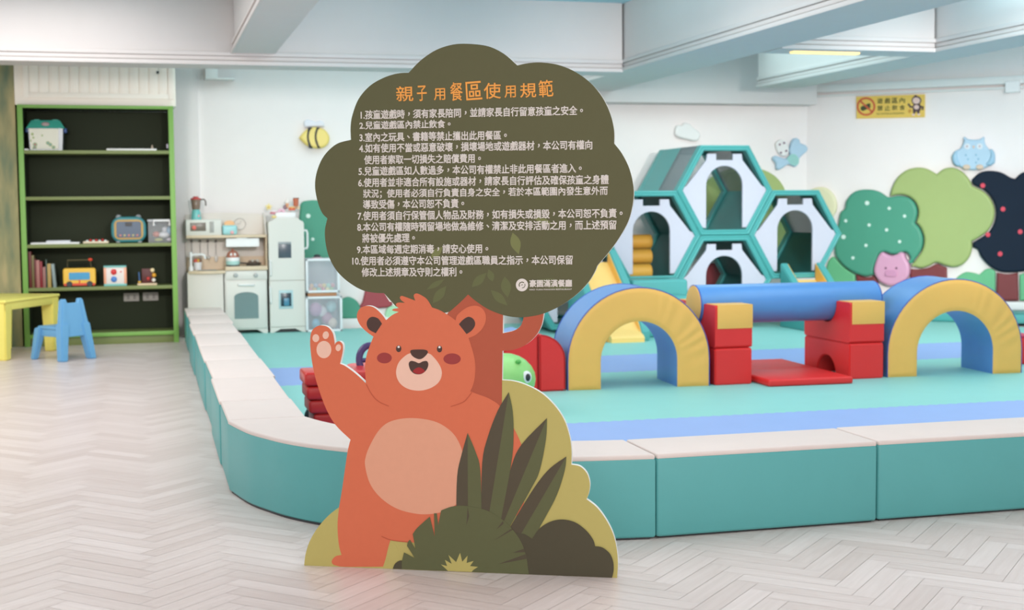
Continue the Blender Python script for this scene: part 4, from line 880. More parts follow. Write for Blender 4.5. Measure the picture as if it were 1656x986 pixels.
def onshelf(name, label, cat, px0, px1, z, y=SYF, group=None):
    x0, x1 = Py(px0, 331 + (EYE - z) * 2200 / 12.2, y).x, Py(px1, 331 + (EYE - z) * 2200 / 12.2, y).x
    return thing(name, label, cat, ((x0 + x1) / 2, y, z), 0, group), x0, x1
def hpx(n): return n / 2200 * 12.2
# teal lidded storage box
t, x0, x1 = onshelf('storage_box', 'toy storage box with teal lid and printed picture front on the top shelf', 'storage box', 46, 103, z1s)
bm = B(); hb = hpx(35); a = [(x0 + .012, 0), (x1 - .012, 0), (x1 - .002, hb), (x0 + .002, hb)]
sweep_poly(bm, [(x, z1s + zz_) for x, zz_ in a], SYF, SYF + .22); obj('bin', bm, mat('smoky plastic', (120, 132, 138), .25), t)
bm = B(); sweep_poly(bm, [(x0 + .018, z1s + .012), (x1 - .045, z1s + .012), (x1 - .04, z1s + hb - .004), (x0 + .01, z1s + hb - .004)], SYF - .003, SYF)
M_PIC = bpy.data.materials.new('printed picture sheet'); M_PIC.use_nodes = True; nt = M_PIC.node_tree; bs = nt.nodes['Principled BSDF']; bs.inputs['Roughness'].default_value = .6
tc = nt.nodes.new('ShaderNodeTexCoord'); vo = nt.nodes.new('ShaderNodeTexVoronoi'); vo.inputs['Scale'].default_value = 17; nt.links.new(tc.outputs['Object'], vo.inputs['Vector'])
ra = nt.nodes.new('ShaderNodeValToRGB'); ra.color_ramp.interpolation = 'CONSTANT'; e = ra.color_ramp.elements; e[0].color = rgb((176, 150, 120)); e[1].position = .32; e[1].color = rgb((232, 230, 214))
for p_, c_ in ((.08, (208, 120, 104)), (.15, (130, 168, 170)), (.22, (168, 182, 120))): q = e.new(p_); q.color = rgb(c_)
nt.links.new(vo.outputs['Distance'], ra.inputs[0]); nt.links.new(ra.outputs[0], bs.inputs['Base Color'])
obj('picture_sheet', bm, M_PIC, t)
bm = B(); hl = hpx(13); M_LID = plast('lid teal', (66, 166, 148))
va = [bm.verts.new(p) for p in ((x0 - .015, SYF - .015, z1s + hb), (x1 + .015, SYF - .015, z1s + hb), (x1 + .015, SYF + .235, z1s + hb), (x0 - .015, SYF + .235, z1s + hb))]
vb = [bm.verts.new(p) for p in ((x0 + .03, SYF + .03, z1s + hb + hl), (x1 - .03, SYF + .03, z1s + hb + hl), (x1 - .03, SYF + .19, z1s + hb + hl), (x0 + .03, SYF + .19, z1s + hb + hl))]
for k in range(4): bm.faces.new((va[k], va[(k + 1) % 4], vb[(k + 1) % 4], vb[k]))
bm.faces.new(va[::-1]); bm.faces.new(vb)
for xx in (x0 + .05, x1 - .09): box(bm, xx, xx + .045, SYF + .03, SYF + .18, z1s + hb + hl - .002, z1s + hb + hl + .008, .003)
l = obj('lid', bm, M_LID, t); bm = B(); ball(bm, ((x0 + x1) / 2, SYF + .005, z1s + hb + hl * .5), (.035, .016, .02)); obj('badge', bm, mat('lid badge', (170, 150, 150), .4), l)
for s, xx in ((-1, x0 - .012), (1, x1 + .012)): bm = B(); box(bm, xx - .014, xx + .014, SYF + .06, SYF + .16, z1s + hb - .035, z1s + hb + .006, .006); obj('clip', bm, mat('clip blue', (52, 88, 150), .4), t)
# flat things on the top shelf
t, x0, x1 = onshelf('white_card', 'small white card lying left of the teal lidded storage box', 'card', 33, 46, z1s, SYF - .02)
bm = B(); box(bm, x0, x1, SYF - .02, SYF + .1, z1s, z1s + .013, .001); obj('sheet', bm, M_WHITE, t)
t, x0, x1 = onshelf('whiteboard', 'long thin white board lying on the top shelf', 'board', 172, 253, z1s, SYF - .02)
bm = B(); box(bm, x0, x1, SYF - .02, SYF + .16, z1s, z1s + .018, .003); obj('panel', bm, M_WHITE, t)
pg = Py(246, 234, SYF + .1); bm = B(); lathe(bm, [(.010, z1s + .018), (.012, z1s + .03), (.006, z1s + .04), (.008, z1s + .05), (.001, z1s + .056)], (pg.x, SYF + .1, 0), 14); obj('peg', bm, mat('peg beige', (206, 190, 170), .5), t, smooth=60)
t, x0, x1 = onshelf('toy_flower', 'tiny white and purple toy at the right end of the top shelf', 'toy', 268, 281, z1s)
xm = (x0 + x1) / 2
bm = B(); ball(bm, (xm + .01, SYF + .02, z1s + .016), (.026, .02, .016)); obj('base', bm, mat('toy purple', (110, 84, 150), .4), t, smooth=80)
for k in range(5):
    bm = B(); ball(bm, (xm - .006 + .017 * math.cos(k * 1.257), SYF + .01, z1s + .042 + .015 * math.sin(k * 1.257)), .011, u=12, v=8); obj('petal', bm, mat('toy lilac', (226, 216, 236), .5), t, smooth=80)
# papers and tray on the third shelf
t, x0, x1 = onshelf('paper_stack', 'white paper sheets in a low stack on the third shelf', 'papers', 49, 128, z3s, SYF - .02)
bm = B(); box(bm, x0, x1, SYF - .02, SYF + .2, z3s, z3s + .016, .002); obj('lower_sheets', bm, M_WHITE, t)
bm = B(); box(bm, x0 + .13, x1 - .08, SYF + .0, SYF + .18, z3s + .016, z3s + .032, .002); obj('upper_sheets', bm, mat('paper grey', (220, 222, 228), .6), t)
t, x0, x1 = onshelf('wooden_tray', 'cream tray with small red and white toy pieces on the third shelf', 'tray', 134, 175, z3s, SYF - .02)
bm = B(); box(bm, x0, x1, SYF - .02, SYF + .15, z3s, z3s + .008, .003); box(bm, x0, x1, SYF - .02, SYF - .012, z3s, z3s + .02, .003); box(bm, x0, x1, SYF + .142, SYF + .15, z3s, z3s + .02, .003); obj('board', bm, mat('tray cream', (238, 220, 190), .5), t)
for k in range(7):
    bm = B(); ball(bm, (x0 + .035 + k * .026, SYF + .02 + (k % 3) * .03, z3s + .022 + (k % 2) * .008), (.014, .014, .012), u=12, v=8); obj('toy_piece', bm, (M_WHITE, mat('toy red', (196, 52, 52), .4))[k % 2], t, smooth=80)
# round cornered teal music toy
t, x0, x1 = onshelf('music_toy', 'rounded teal toy with a dark screen and little round ears on the third shelf', 'toy', 180, 237, z3s)
xc, w, h = (x0 + x1) / 2, x1 - x0, hpx(42)
def rr(cx, cz, w, h, r, n=6):
    out = []
    for sx, sz, a0 in ((1, 1, 0), (-1, 1, PI / 2), (-1, -1, PI), (1, -1, 3 * PI / 2)):
        for k in range(n + 1): a = a0 + PI / 2 * k / n; out.append((cx + sx * (w / 2 - r) + r * math.cos(a), cz + sz * (h / 2 - r) + r * math.sin(a)))
    return out
PF = lambda y: Plane((0, y, 0), (1, 0, 0))
zc = z3s + h / 2 + .006
link('body', slab([rr(xc, zc, w, h, .085)], .12, .02, PF(SYF + .12).m), plast('toy teal', (60, 132, 138)), t)
link('yellow_rim', slab([rr(xc, zc, w * .82, h * .76, .045)], .008, .003, PF(SYF + .002).m), plast('toy amber', (190, 150, 70)), t)
sc_ = link('screen', slab([rr(xc, zc, w * .70, h * .62, .02)], .008, .003, PF(SYF - .003).m), plast('toy screen', (84, 98, 118), .25), t)
link('display', slab([rr(xc - .0, zc + h * .2, w * .2, h * .15, .005)], .004, .001, PF(SYF - .009).m), M_DARK, sc_)
for k in range(5): link('button', slab([ell(xc - w * .24 + k * w * .12, zc - h * .22, .010, .010, 12)], .005, .001, PF(SYF - .009).m), plast('toy button', ((206, 120, 110), (186, 176, 110))[k % 2]) if False else mat(('button red', 'button olive')[k % 2], ((196, 120, 112), (176, 166, 110))[k % 2], .4), sc_)
for s in (-1, 1):
    bm = B(); ball(bm, (xc + s * w * .28, SYF + .05, z3s + h + .001), (.026, .03, .024)); obj('ear', bm, mat('toy grey', (160, 164, 168), .4), t, smooth=80)
    bm = B(); ball(bm, (xc + s * w * .3, SYF + .03, z3s + .012), (.024, .03, .014)); obj('foot', bm, mat('toy grey', (160, 164, 168), .4), t, smooth=80)
# clear box
M_CLEAR = mat('clear plastic', (226, 230, 232), .12, 0, 5, spec=.4, alpha=.14); M_FROST = mat('frosted plastic', (228, 232, 238), .35, 0, 5, alpha=.55)
t, x0, x1 = onshelf('clear_box', 'clear plastic box of small toys at the right end of the third shelf', 'storage box', 240, 284, z3s)
h = hpx(37)
bm = B()
for (a0, a1, b0, b1, c0, c1) in ((x0, x1, SYF, SYF + .004, 0, h), (x0, x1, SYF + .2, SYF + .204, 0, h), (x0, x0 + .004, SYF, SYF + .2, 0, h), (x1 - .004, x1, SYF, SYF + .2, 0, h), (x0, x1, SYF, SYF + .2, 0, .004)): box(bm, a0, a1, b0, b1, z3s + c0, z3s + c1)
obj('bin', bm, M_CLEAR, t)
bm = B(); box(bm, x0 - .006, x1 + .006, SYF - .006, SYF + .21, z3s + h - .012, z3s + h + .006, .004); obj('lid', bm, M_FROST, t)
bm = B(); tube(bm, [(x0 + .05, SYF - .012, z3s + h - .05), (x0 + .05, SYF - .014, z3s + h - .004), (x1 - .05, SYF - .014, z3s + h - .004), (x1 - .05, SYF - .012, z3s + h - .05)], .011, 8); obj('handle', bm, M_WHITE, t)
items = [((x0 + .07, .06), (.035, .03, .028), (206, 120, 104)), ((x0 + .14, .05), (.05, .035, .03), (232, 232, 236)), ((x0 + .19, .05), (.028, .025, .045), (130, 176, 206)), ((x0 + .09, .05), (.04, .03, .016), (196, 200, 120)), ((x0 + .20, .05), (.045, .035, .018), (226, 216, 226)), ((x0 + .15, .1), (.03, .03, .03), (230, 230, 236))]
zofs = [.07, .065, .10, .02, .02, .11]
for k, ((xx, dy), r, c) in enumerate(items):
    ob = B(); ball(ob, (xx, SYF + .02 + dy, z3s + .006 + zofs[k]), r, u=14, v=9); o = obj('small_toy', ob, mat('small toy %d' % k, c, .4), smooth=80); tag(o, ('coral', 'white', 'pale blue', 'lime', 'lilac', 'round white')[k] + ' small toy inside the clear box on the third shelf', 'toy', 'small toys in the clear box')
# books
bx_px = [(42.5, 46.5, 60, (96, 34, 34)), (47, 51.5, 58, (112, 46, 40)), (52, 56, 52, (128, 116, 72)), (56.5, 58.5, 46, (120, 50, 52)), (59, 64.5, 44, (176, 116, 110)), (65, 69, 42, (150, 40, 50)), (69.5, 74, 33, (160, 110, 104)), (74.5, 76.5, 45, (66, 84, 76)), (77, 83, 38, (190, 160, 92)), (86, 91, 38, (140, 156, 156))]
for k, (a, b, hp, c) in enumerate(bx_px):
    lab = ('dark red', 'tall brownish red', 'olive', 'thin dull red', 'dusty pink', 'bright red', 'short dusty rose', 'thin dark green', 'tan yellow', 'pale grey blue')[k]
    t, x0, x1 = onshelf('book', lab + ' book standing at the left end of the fourth shelf', 'book', a, b, z4s, SYF - .01 + .012 * (k % 3), 'books on the fourth shelf')
    y = SYF - .01 + .012 * (k % 3); h = hpx(hp); R3 = Matrix.Translation((x1, y, z4s)) @ Matrix.Rotation(math.radians(0 if k < 9 else -4), 4, 'Y') @ Matrix.Translation((-x1, -y, -z4s))
    bm = B(); box(bm, x0, x0 + .002, y, y + .17, z4s, z4s + h, .0005, M=R3); box(bm, x1 - .002, x1, y, y + .17, z4s, z4s + h, .0005, M=R3); box(bm, x0, x1, y - .001, y + .003, z4s, z4s + h, .001, M=R3); obj('cover', bm, mat('book %d' % k, c, .5), t)
    bm = B(); box(bm, x0 + .0021, x1 - .0021, y + .004, y + .165, z4s + .003, z4s + h - .003, M=R3); obj('pages', bm, mat('page paper', (226, 218, 200), .8), t)
# yellow toy bus
t, x0, x1 = onshelf('toy_bus', 'yellow toy bus with blue window and a carrying handle on the fourth shelf', 'toy bus', 102, 155, z4s)
h = hpx(28); xc = (x0 + x1) / 2; w = x1 - x0; M_BUS = plast('bus yellow', (244, 194, 64))
link('body', slab([rr(xc, z4s + h / 2 + .012, w, h, .022)], .11, .01, PF(SYF + .11).m), M_BUS, t)
link('window', slab([rr(xc, z4s + h * .62, w * .64, h * .42, .008)], .005, .001, PF(SYF - .001).m), plast('bus window', (72, 160, 206), .2), t)
link('bumper', slab([rr(xc, z4s + .022, w * .96, .022, .008)], .006, .002, PF(SYF - .001).m), plast('bus red', (226, 72, 44)), t)
link('door_line', slab([rr(xc, z4s + h * .30, .012, h * .4, .003)], .004, .001, PF(SYF - .001).m), plast('bus red', (226, 72, 44)), t)
for s in (-1, 1):
    bm = B(); lathe(bm, [(.024, -.012), (.026, -.008), (.026, .008), (.024, .012)], (xc + s * w * .31, SYF - .002, z4s + .026), 20, Matrix.Rotation(PI / 2, 4, 'X')); o = obj('wheel', bm, M_DARK, t)
bm = B(); zt = z4s + h + .012; tube(bm, [(xc - w * .36, SYF + .05, zt - .01), (xc - w * .36, SYF + .05, zt + .07), (xc + w * .34, SYF + .05, zt + .072), (xc + w * .37, SYF + .05, zt - .01)], .007, 8); obj('handle', bm, mat('handle dark', (84, 78, 48), .4), t)
bm = B(); ball(bm, (xc + w * .34, SYF + .05, zt + .074), (.02, .012, .014)); obj('handle_knob', bm, plast('bus red', (226, 72, 44)), t, smooth=80)
# activity cube
t, x0, x1 = onshelf('activity_cube', 'white activity cube with red and blue dials and teal ends on the fourth shelf', 'toy', 168, 205, z4s)
h = hpx(33); xc = (x0 + x1) / 2; w = x1 - x0
bm = B(); box(bm, x0 + .006, x1 - .006, SYF, SYF + .18, z4s + .02, z4s + h - .015, .004); obj('body', bm, mat('cube white', (236, 226, 220), .5), t)
for a, b in ((z4s, z4s + .021), (z4s + h - .016, z4s + h)): bm = B(); box(bm, x0, x1, SYF - .005, SYF + .185, a, b, .004); obj('end_cap', bm, plast('cube teal', (126, 196, 190)), t)
for xx in (x0, x1 - .022): bm = B(); box(bm, xx, xx + .022, SYF - .003, SYF + .183, z4s + .021, z4s + h - .016, .003); obj('corner_post', bm, plast('cube peach', (240, 170, 136)), t)
for zz_, c, nm in ((.70, (214, 50, 52), 'dial red'), (.34, (76, 132, 206), 'dial blue')): bm = B(); lathe(bm, [(.026, 0), (.026, .008), (.018, .014), (.002, .016)], (xc - .012, SYF, z4s + h * zz_), 20, Matrix.Rotation(PI / 2, 4, 'X')); obj('dial', bm, mat(nm, c, .4), t)
bm = B(); lathe(bm, [(.007, 0), (.005, .006)], (xc + .05, SYF, z4s + h * .7), 12, Matrix.Rotation(PI / 2, 4, 'X')); obj('knob', bm, mat('dial red', (214, 50, 52), .4), t)
# bead toy
t, x0, x1 = onshelf('bead_toy', 'small wooden toy with colourful beads at the right end of the fourth shelf', 'toy', 222, 254, z4s)
xc = (x0 + x1) / 2; w = x1 - x0
bm = B(); box(bm, x0, x1, SYF, SYF + .1, z4s, z4s + .018, .004); obj('base', bm, mat('toy wood', (232, 206, 172), .5), t)
bm = B(); box(bm, x0 + .04, x1 - .03, SYF + .06, SYF + .07, z4s + .018, z4s + .15, .003); obj('frame', bm, mat('toy dark red', (88, 34, 32), .5), t)
bm = B(); tube(bm, [(x0 + .02, SYF + .04, z4s + .018), (x0 + .016, SYF + .04, z4s + .12)], .006, 8); obj('rod', bm, mat('rod blue', (74, 110, 160), .4), t)
for dx, dz, r, c, nm in ((.14, .135, .02, (246, 226, 178), 'bead cream'), (.155, .09, .02, (236, 170, 50), 'bead amber'), (.15, .045, .018, (240, 236, 226), 'bead white'), (.10, .06, .016, (206, 66, 60), 'bead red'), (.02, .03, .014, (222, 176, 70), 'bead ochre')):
    bm = B(); ball(bm, (x0 + dx * w / .18, SYF + .045, z4s + dz), r, u=14, v=10); obj('bead', bm, mat(nm, c, .4), t, smooth=80)
# sockets on the back of the bookcase
for a, b, c, d_, lab in ((200, 473.5, 225, 487, 'grey wall socket plate under the fourth shelf, nearer the books'), (231, 472.5, 256, 486, 'grey wall socket plate under the fourth shelf, nearer the right side')):
    x0, x1, z0, z1 = Rc(a, b, c, d_, SB_ - .03); t = thing('wall_socket', lab, 'socket', ((x0 + x1) / 2, SB_ - .03, z0), 0, 'socket plates in the bookcase')
    bm = B(); box(bm, x0, x1, SB_ - .030, SB_ - .0205, z0, z1, .003); obj('plate', bm, mat('socket grey', (176, 170, 164), .5), t)
    for f in (.3, .7):
        bm = B(); xx = x0 + (x1 - x0) * f; zz_ = (z0 + z1) / 2; box(bm, xx - .012, xx + .012, SB_ - .0325, SB_ - .029, zz_ - .02, zz_ + .02, .001); obj('outlet', bm, mat('socket dark', (140, 134, 130), .5), t)

# ================================================================== TOY KITCHEN
KF = 13.12                                                    # front plane of the lower units
kt = thing('toy_kitchen', 'pale toy kitchen with oven, sink, hood and microwave by the bookcase', 'toy kitchen', (.75, KF, MT))
def kb(name, px0, py0, px1, py1, y0, y1, mt, bev=.004, parent=None):
    x0, x1, z0, z1 = Rc(px0, py0, px1, py1, y0); bm = B(); box(bm, x0, x1, y0, y1, z0, z1, bev); return obj(name, bm, mt, parent or kt)
KB2 = 13.425
x0, x1, z0, z1 = Rc(302, 441, 362, 541, KF - .03)
xk0 = x0 + .012
bm = B(); sweep_poly(bm, [(x, y) for x, y in [(xk0, KF - .02), ((x0 + x1) / 2, KF - .045), (x1, KF - .02), (x1, KB2), (xk0, KB2)]], MT, z1, M=Matrix(((1, 0, 0, 0), (0, 0, 1, 0), (0, 1, 0, 0), (0, 0, 0, 1)))); obj('sink_cabinet', bm, M_KITB, kt)
x0o, x1o, z0o, z1o = Rc(363.5, 437, 432.5, 541, KF)
bm = B(); box(bm, x0o + .002, x1o, KF + .012, KB2, MT + .035, z1o, .003)
for xx in (x0o + .002, x1o - .1): sweep_poly(bm, [(xx, MT), (xx + .04, MT), (xx + .1, MT + .037), (xx, MT + .037)] if xx < x1o - .11 else [(xx + .1, MT), (xx + .06, MT), (xx, MT + .037), (xx + .1, MT + .037)], KF + .012, KF + .03)
obj('oven_cabinet', bm, M_KIT, kt)
kb('control_panel', 364.5, 438, 432, 452, KF + .002, KF + .014, M_KIT)
for a in (381, 413.5):
    p = Py(a, 445, KF); bm = B(); lathe(bm, [(.020, 0), (.022, .006), (.016, .02), (.002, .022)], (p.x, KF + .002, p.z), 20, Matrix.Rotation(PI / 2, 4, 'X')); obj('oven_knob', bm, mat('silver plastic', (172, 176, 176), .35), kt)
od = kb('oven_door', 366, 454.5, 431, 531, KF - .002, KF + .013, M_KIT)
x0, x1, z0, z1 = Rc(379, 472, 418, 515, KF - .004); n = 14
wpoly = [(x0, z0), (x1, z0), (x1, z1 - .045)] + [((x0 + x1) / 2 + (x1 - x0) / 2 * math.cos(PI * k / n), z1 - .045 + .045 * math.sin(PI * k / n)) for k in range(1, n)] + [(x0, z1 - .045)]
link('oven_window', slab([wpoly], .006, .001, PF(KF - .001).m), mat('oven glass', (120, 142, 142), .15), od)
p0, p1 = Py(385, 460.5, KF), Py(411, 460.5, KF); bm = B(); tube(bm, [(p0.x, KF, p0.z), (p0.x + .005, KF - .03, p0.z), (p1.x - .005, KF - .03, p1.z), (p1.x, KF, p1.z)], .009, 8); obj('oven_handle', bm, M_WHITE, od)
# counters
x0, x1, z0, z1 = Rc(301, 437, 364.5, 443, KF - .05)
n = 12; cpts = [(x0 + .02, KB2)] + [(x0 + .02 + (x1 - x0 - .02) * k / n, KF - .03 - .045 * math.sin(PI * k / n)) for k in range(n + 1)] + [(x1, KB2)]
me = slab([cpts], .028, .004, Matrix.Translation((0, 0, z0))); link('sink_counter', me, M_WOOD, kt)
zs = z0 + .028
ct = kb('stove_counter', 364.5, 430.5, 433, 437, KF - .005, KB2, M_WOOD)
zc_ = Rc(364.5, 430.5, 433, 437, KF - .005)[3]
p = Py(336, 435.5, KF + .1); bm = B(); lathe(bm, [(.085, zs + .0005), (.092, zs + .004), (.088, zs + .006), (.06, zs + .003)], (p.x, KF + .09, 0), 28); obj('sink_basin', bm, mat('sink grey', (196, 198, 200), .3), kt)
p = Py(309, 434, KF + .08); fx, fy = p.x, KF + .08
pts = [(fx, fy, zs), (fx, fy, zs + .13), (fx + .01, fy, zs + .148), (fx + .03, fy, zs + .152), (fx + .10, fy, zs + .152), (fx + .125, fy, zs + .145), (fx + .132, fy, zs + .11)]
bm = B(); tube(bm, pts, .011, 10); lathe(bm, [(.022, zs), (.022, zs + .03), (.014, zs + .045)], (fx, fy, 0), 16); lathe(bm, [(.015, zs + .13), (.014, zs + .175), (.006, zs + .178)], (fx, fy, 0), 14); obj('faucet', bm, M_WHITE, kt, smooth=50)
# back boards, shelf, microwave, hood
x0, x1, z0, z1 = Rc(300, 384, 432, 432, KB2); bm = B(); box(bm, xk0, x1, KB2, KB2 + .012, zs - .02, z1); obj('splashback', bm, M_WOOD, kt)
bm = B(); box(bm, xk0, x1, KB2 - .002, KB2 - .0005, z0 + (z1 - z0) * .36, z1 - .002); obj('upper_board', bm, M_KITB, kt)
xq0, xq1, zq0, zq1 = Rc(302, 345, 431, 384, KB2)
n = 10; top = [(xk0, zq1 - .01)] + [(xk0 + (xq1 - xk0) * k / n, zq1 - .012 + .02 * math.sin(PI * (k / n) ** .8)) for k in range(1, n)] + [(xq1, zq1 - .035)]
bm = B(); sweep_poly(bm, [(xk0, zq0), (xq1, zq0)] + top[::-1], KB2, KB2 + .012); obj('back_board', bm, M_KITB, kt)
x0, x1, z0, z1 = Rc(301, 380.5, 430, 384.5, KF + .05); bm = B(); box(bm, xk0, x1, KF + .05, KB2, z0, z1 + .002, .003); obj('wall_shelf', bm, M_WOOD, kt); zsh = z1 + .002
for (xx, yf) in ((x1 - .002, KF + .05),):
    bm = B(); sweep_poly(bm, [(yf, zsh), (KB2, zsh), (KB2, zsh + .21), (KB2 - .03, zsh + .21), (KB2 - .2, zsh + .05)], xx - .002, xx + .012, M=Matrix(((0, 1, 0, 0), (1, 0, 0, 0), (0, 0, 1, 0), (0, 0, 0, 1)))); obj('end_panel', bm, M_KITB, kt)
    bm = B(); box(bm, xx, xx + .012, KF + .06, KB2, zc_ - .02, zsh, .002); obj('end_panel', bm, M_WOOD, kt)
x0, x1, z0, z1 = Rc(300, 355, 358, 381, KF + .06); bm = B(); box(bm, xk0, x1, KF + .062, KB2, zsh, z1, .004); mw = obj('microwave', bm, M_KIT, kt); zmw = z1
x0, x1, z0, z1 = Rc(307.5, 360, 333, 373.5, KF + .06); bm = B(); box(bm, x0, x1, KF + .058, KF + .064, z0, z1, .003); obj('microwave_window', bm, mat('microwave window', (120, 108, 96), .3), mw)
x0, x1, z0, z1 = Rc(339, 358, 346, 376, KF + .06); bm = B(); box(bm, x0, x1, KF + .058, KF + .064, z0, z1, .003); box(bm, x0 + .004, x1 - .004, KF + .055, KF + .06, z1 - .022, z1 - .006, .001); 
for r_ in range(3):
    for c_ in range(2): box(bm, x0 + .006 + c_ * .018, x0 + .018 + c_ * .018, KF + .055, KF + .06, z0 + .01 + r_ * .024, z0 + .024 + r_ * .024, .001)
obj('keypad', bm, mat('keypad grey', (170, 168, 164), .4), mw)
x0, x1, z0, z1 = Rc(366, 385.5, 419.5, 399, KF + .03); bm = B(); sweep_poly(bm, [(x0, z0), (x1, z0), (x1, z1 - .0), (x0, z1 - .0)], KF + .06, KB2); es = list(bm.edges); bmesh.ops.bevel(bm, geom=es, offset=.004, segments=2, affect='EDGES'); hd = obj('range_hood', bm, M_WHITE, kt)
x0, x1, z0, z1 = Rc(382, 380, 400, 387, KF + .04); bm = B(); box(bm, x0, x1, KF + .055, KB2, z0, zsh - .028, .002); obj('hood_neck', bm, M_WHITE, hd)
for a in (384.5, 415): pass
p = Py(388, 362, KB2 - .002); bm = B(); tube(bm, [(p.x + .055 * math.cos(2 * PI * k / 28), KB2 - .004, p.z + .055 * math.sin(2 * PI * k / 28)) for k in range(28)], .004, 6, closed=True); tube(bm, [(p.x, KB2 - .004, p.z), (p.x - .03, KB2 - .004, p.z + .008)], .002, 6); tube(bm, [(p.x, KB2 - .004, p.z), (p.x + .012, KB2 - .004, p.z + .028)], .002, 6); obj('clock_print', bm, mat('clock line', (196, 190, 184), .5), kt)
for k, a in enumerate((310, 323.5, 336, 349)):
    p = Py(a, 390, KB2 - .02); bm = B(); lathe(bm, [(.012, 0), (.014, .006), (.006, .02)], (p.x, KB2 - .003, p.z), 12, Matrix.Rotation(PI / 2, 4, 'X')); hk = obj('hook', bm, mat('hook grey', (128, 120, 112), .4), kt)
    t = thing('toy_utensil', ('toy spatula', 'toy fork', 'toy ladle', 'toy spoon')[k] + ' hanging under the toy kitchen shelf', 'toy utensil', (p.x, KB2 - .02, p.z - .17), 0, 'hanging toy utensils')
    bm = B(); tube(bm, [(p.x, KB2 - .016, p.z), (p.x, KB2 - .014, p.z - .13)], .0045, 8); obj('handle', bm, mat('utensil grey', (190, 186, 182), .35), t)
    bm = B(); zz_ = p.z - .155
    if k == 0: box(bm, p.x - .02, p.x + .02, KB2 - .018, KB2 - .013, zz_ - .03, zz_ + .03, .002)
    elif k == 1:
        for q in (-.012, 0, .012): tube(bm, [(p.x + q, KB2 - .015, zz_ + .02), (p.x + q, KB2 - .015, zz_ - .025)], .003, 6)
        box(bm, p.x - .015, p.x + .015, KB2 - .018, KB2 - .013, zz_ + .015, zz_ + .028, .002)
    elif k == 2: ball(bm, (p.x, KB2 - .022, zz_ - .0), (.024, .014, .018))
    else: ball(bm, (p.x, KB2 - .015, zz_ - .01), (.018, .006, .036))
    obj('head', bm, mat('utensil pale', (206, 202, 196), .35), t, smooth=60)
# things on the toy kitchen
def onk(name, label, cat, px, py, y, z, group=None):
    p = Py(px, py, y); return thing(name, label, cat, (p.x, y, z), 0, group), p.x
t, x = onk('toy_blender', 'toy blender with teal base, smoky jug and red lid', 'toy blender', 317, 340, KF + .16, zmw); y = KF + .16; z = zmw
bm = B(); lathe(bm, [(.046, z), (.048, z + .01), (.040, z + .075), (.034, z + .095)], (x, y, 0), 28); bs_ = obj('base', bm, plast('blender teal', (120, 198, 196)), t, smooth=60)
bm = B(); lathe(bm, [(.012, 0), (.008, .006)], (x + .022, y - .040, z + .035), 12, Matrix.Rotation(PI / 2, 4, 'X')); obj('button', bm, mat('blender pink', (236, 170, 176), .4), bs_)
bm = B(); lathe(bm, [(.036, z + .095), (.040, z + .12), (.048, z + .19), (.046, z + .192)], (x, y, 0), 28); obj('jug', bm, mat('smoky jug', (134, 112, 98), .2), t, smooth=60)
bm = B(); lathe(bm, [(.049, z + .19), (.05, z + .2), (.03, z + .206), (.024, z + .218), (.01, z + .22)], (x, y, 0), 28); obj('lid', bm, mat('blender red', (198, 66, 66), .4), t, smooth=60)
bm = B(); tube(bm, [(x + .045, y, z + .19), (x + .08, y, z + .19), (x + .09, y, z + .175), (x + .092, y, z + .13)], .007, 8); obj('handle', bm, mat('blender handle', (112, 98, 92), .4), t)
t, x = onk('toy_toaster', 'pale teal toy toaster with two slices of toast', 'toy toaster', 371.5, 370, KF + .10, zsh); y = KF + .10; z = zsh
bm = B(); box(bm, x - .068, x + .07, y, y + .1, z, z + .094, .02, 4); o = obj('body', bm, plast('toaster teal', (156, 212, 216)), t, smooth=60)
bm = B(); ball(bm, (x + .022, y - .002, z + .024), (.018, .008, .016)); obj('lever', bm, mat('blender pink', (236, 170, 176), .4), o, smooth=80)
for yy in (y + .03, y + .065): link('toast', slab([sm([(x - .045, z + .08, 1), (x - .045, z + .118), (x - .02, z + .134), (x + .02, z + .136), (x + .045, z + .12), (x + .045, z + .08, 1)], 5)], .018, .004, PF(yy + .009).m), mat('toast', (246, 190, 140), .7), t)
t, x = onk('toy_kettle', 'small toy kettle, brown above and teal below, on the toy stove', 'toy kettle', 376.5, 420, KF + .1, zc_); y = KF + .1; z = zc_
bm = B(); lathe(bm, [(.062, z), (.066, z + .006), (.062, z + .012)], (x, y, 0), 24); obj('base_plate', bm, M_DARK, t)
bm = B(); lathe(bm, [(.060, z + .012), (.066, z + .03), (.064, z + .075), (.058, z + .082)], (x, y, 0), 28); b0 = obj('lower_body', bm, mat('kettle teal', (176, 218, 214), .4), t, smooth=60)
bm = B(); lathe(bm, [(.0655, z + .05), (.0665, z + .055), (.066, z + .08), (.06, z + .084)], (x, y, 0), 28); obj('white_band', bm, M_WHITE, b0, smooth=60)
bm = B(); lathe(bm, [(.060, z + .083), (.058, z + .10), (.048, z + .128), (.03, z + .143), (.004, z + .148)], (x, y, 0), 28); obj('upper_body', bm, mat('kettle brown', (178, 112, 92), .4), t, smooth=60)
bm = B(); ball(bm, (x, y, z + .155), .012); obj('lid_knob', bm, mat('kettle brown', (178, 112, 92), .4), t, smooth=80)
for s in (-1, 1): bm = B(); ball(bm, (x + s * .018, y - .05, z + .112), (.011, .008, .014)); obj('eye_spot', bm, M_WHITE, t, smooth=80)
t, x = onk('toy_pan', 'dark toy pan on the toy stove with food in it', 'toy pan', 410, 428, KF + .12, zc_); y = KF + .12; z = zc_
bm = B(); lathe(bm, [(.058, z), (.068, z + .006), (.076, z + .03), (.073, z + .03), (.064, z + .01)], (x, y, 0), 28); obj('bowl', bm, mat('pan dark', (74, 66, 62), .4), t, smooth=60)
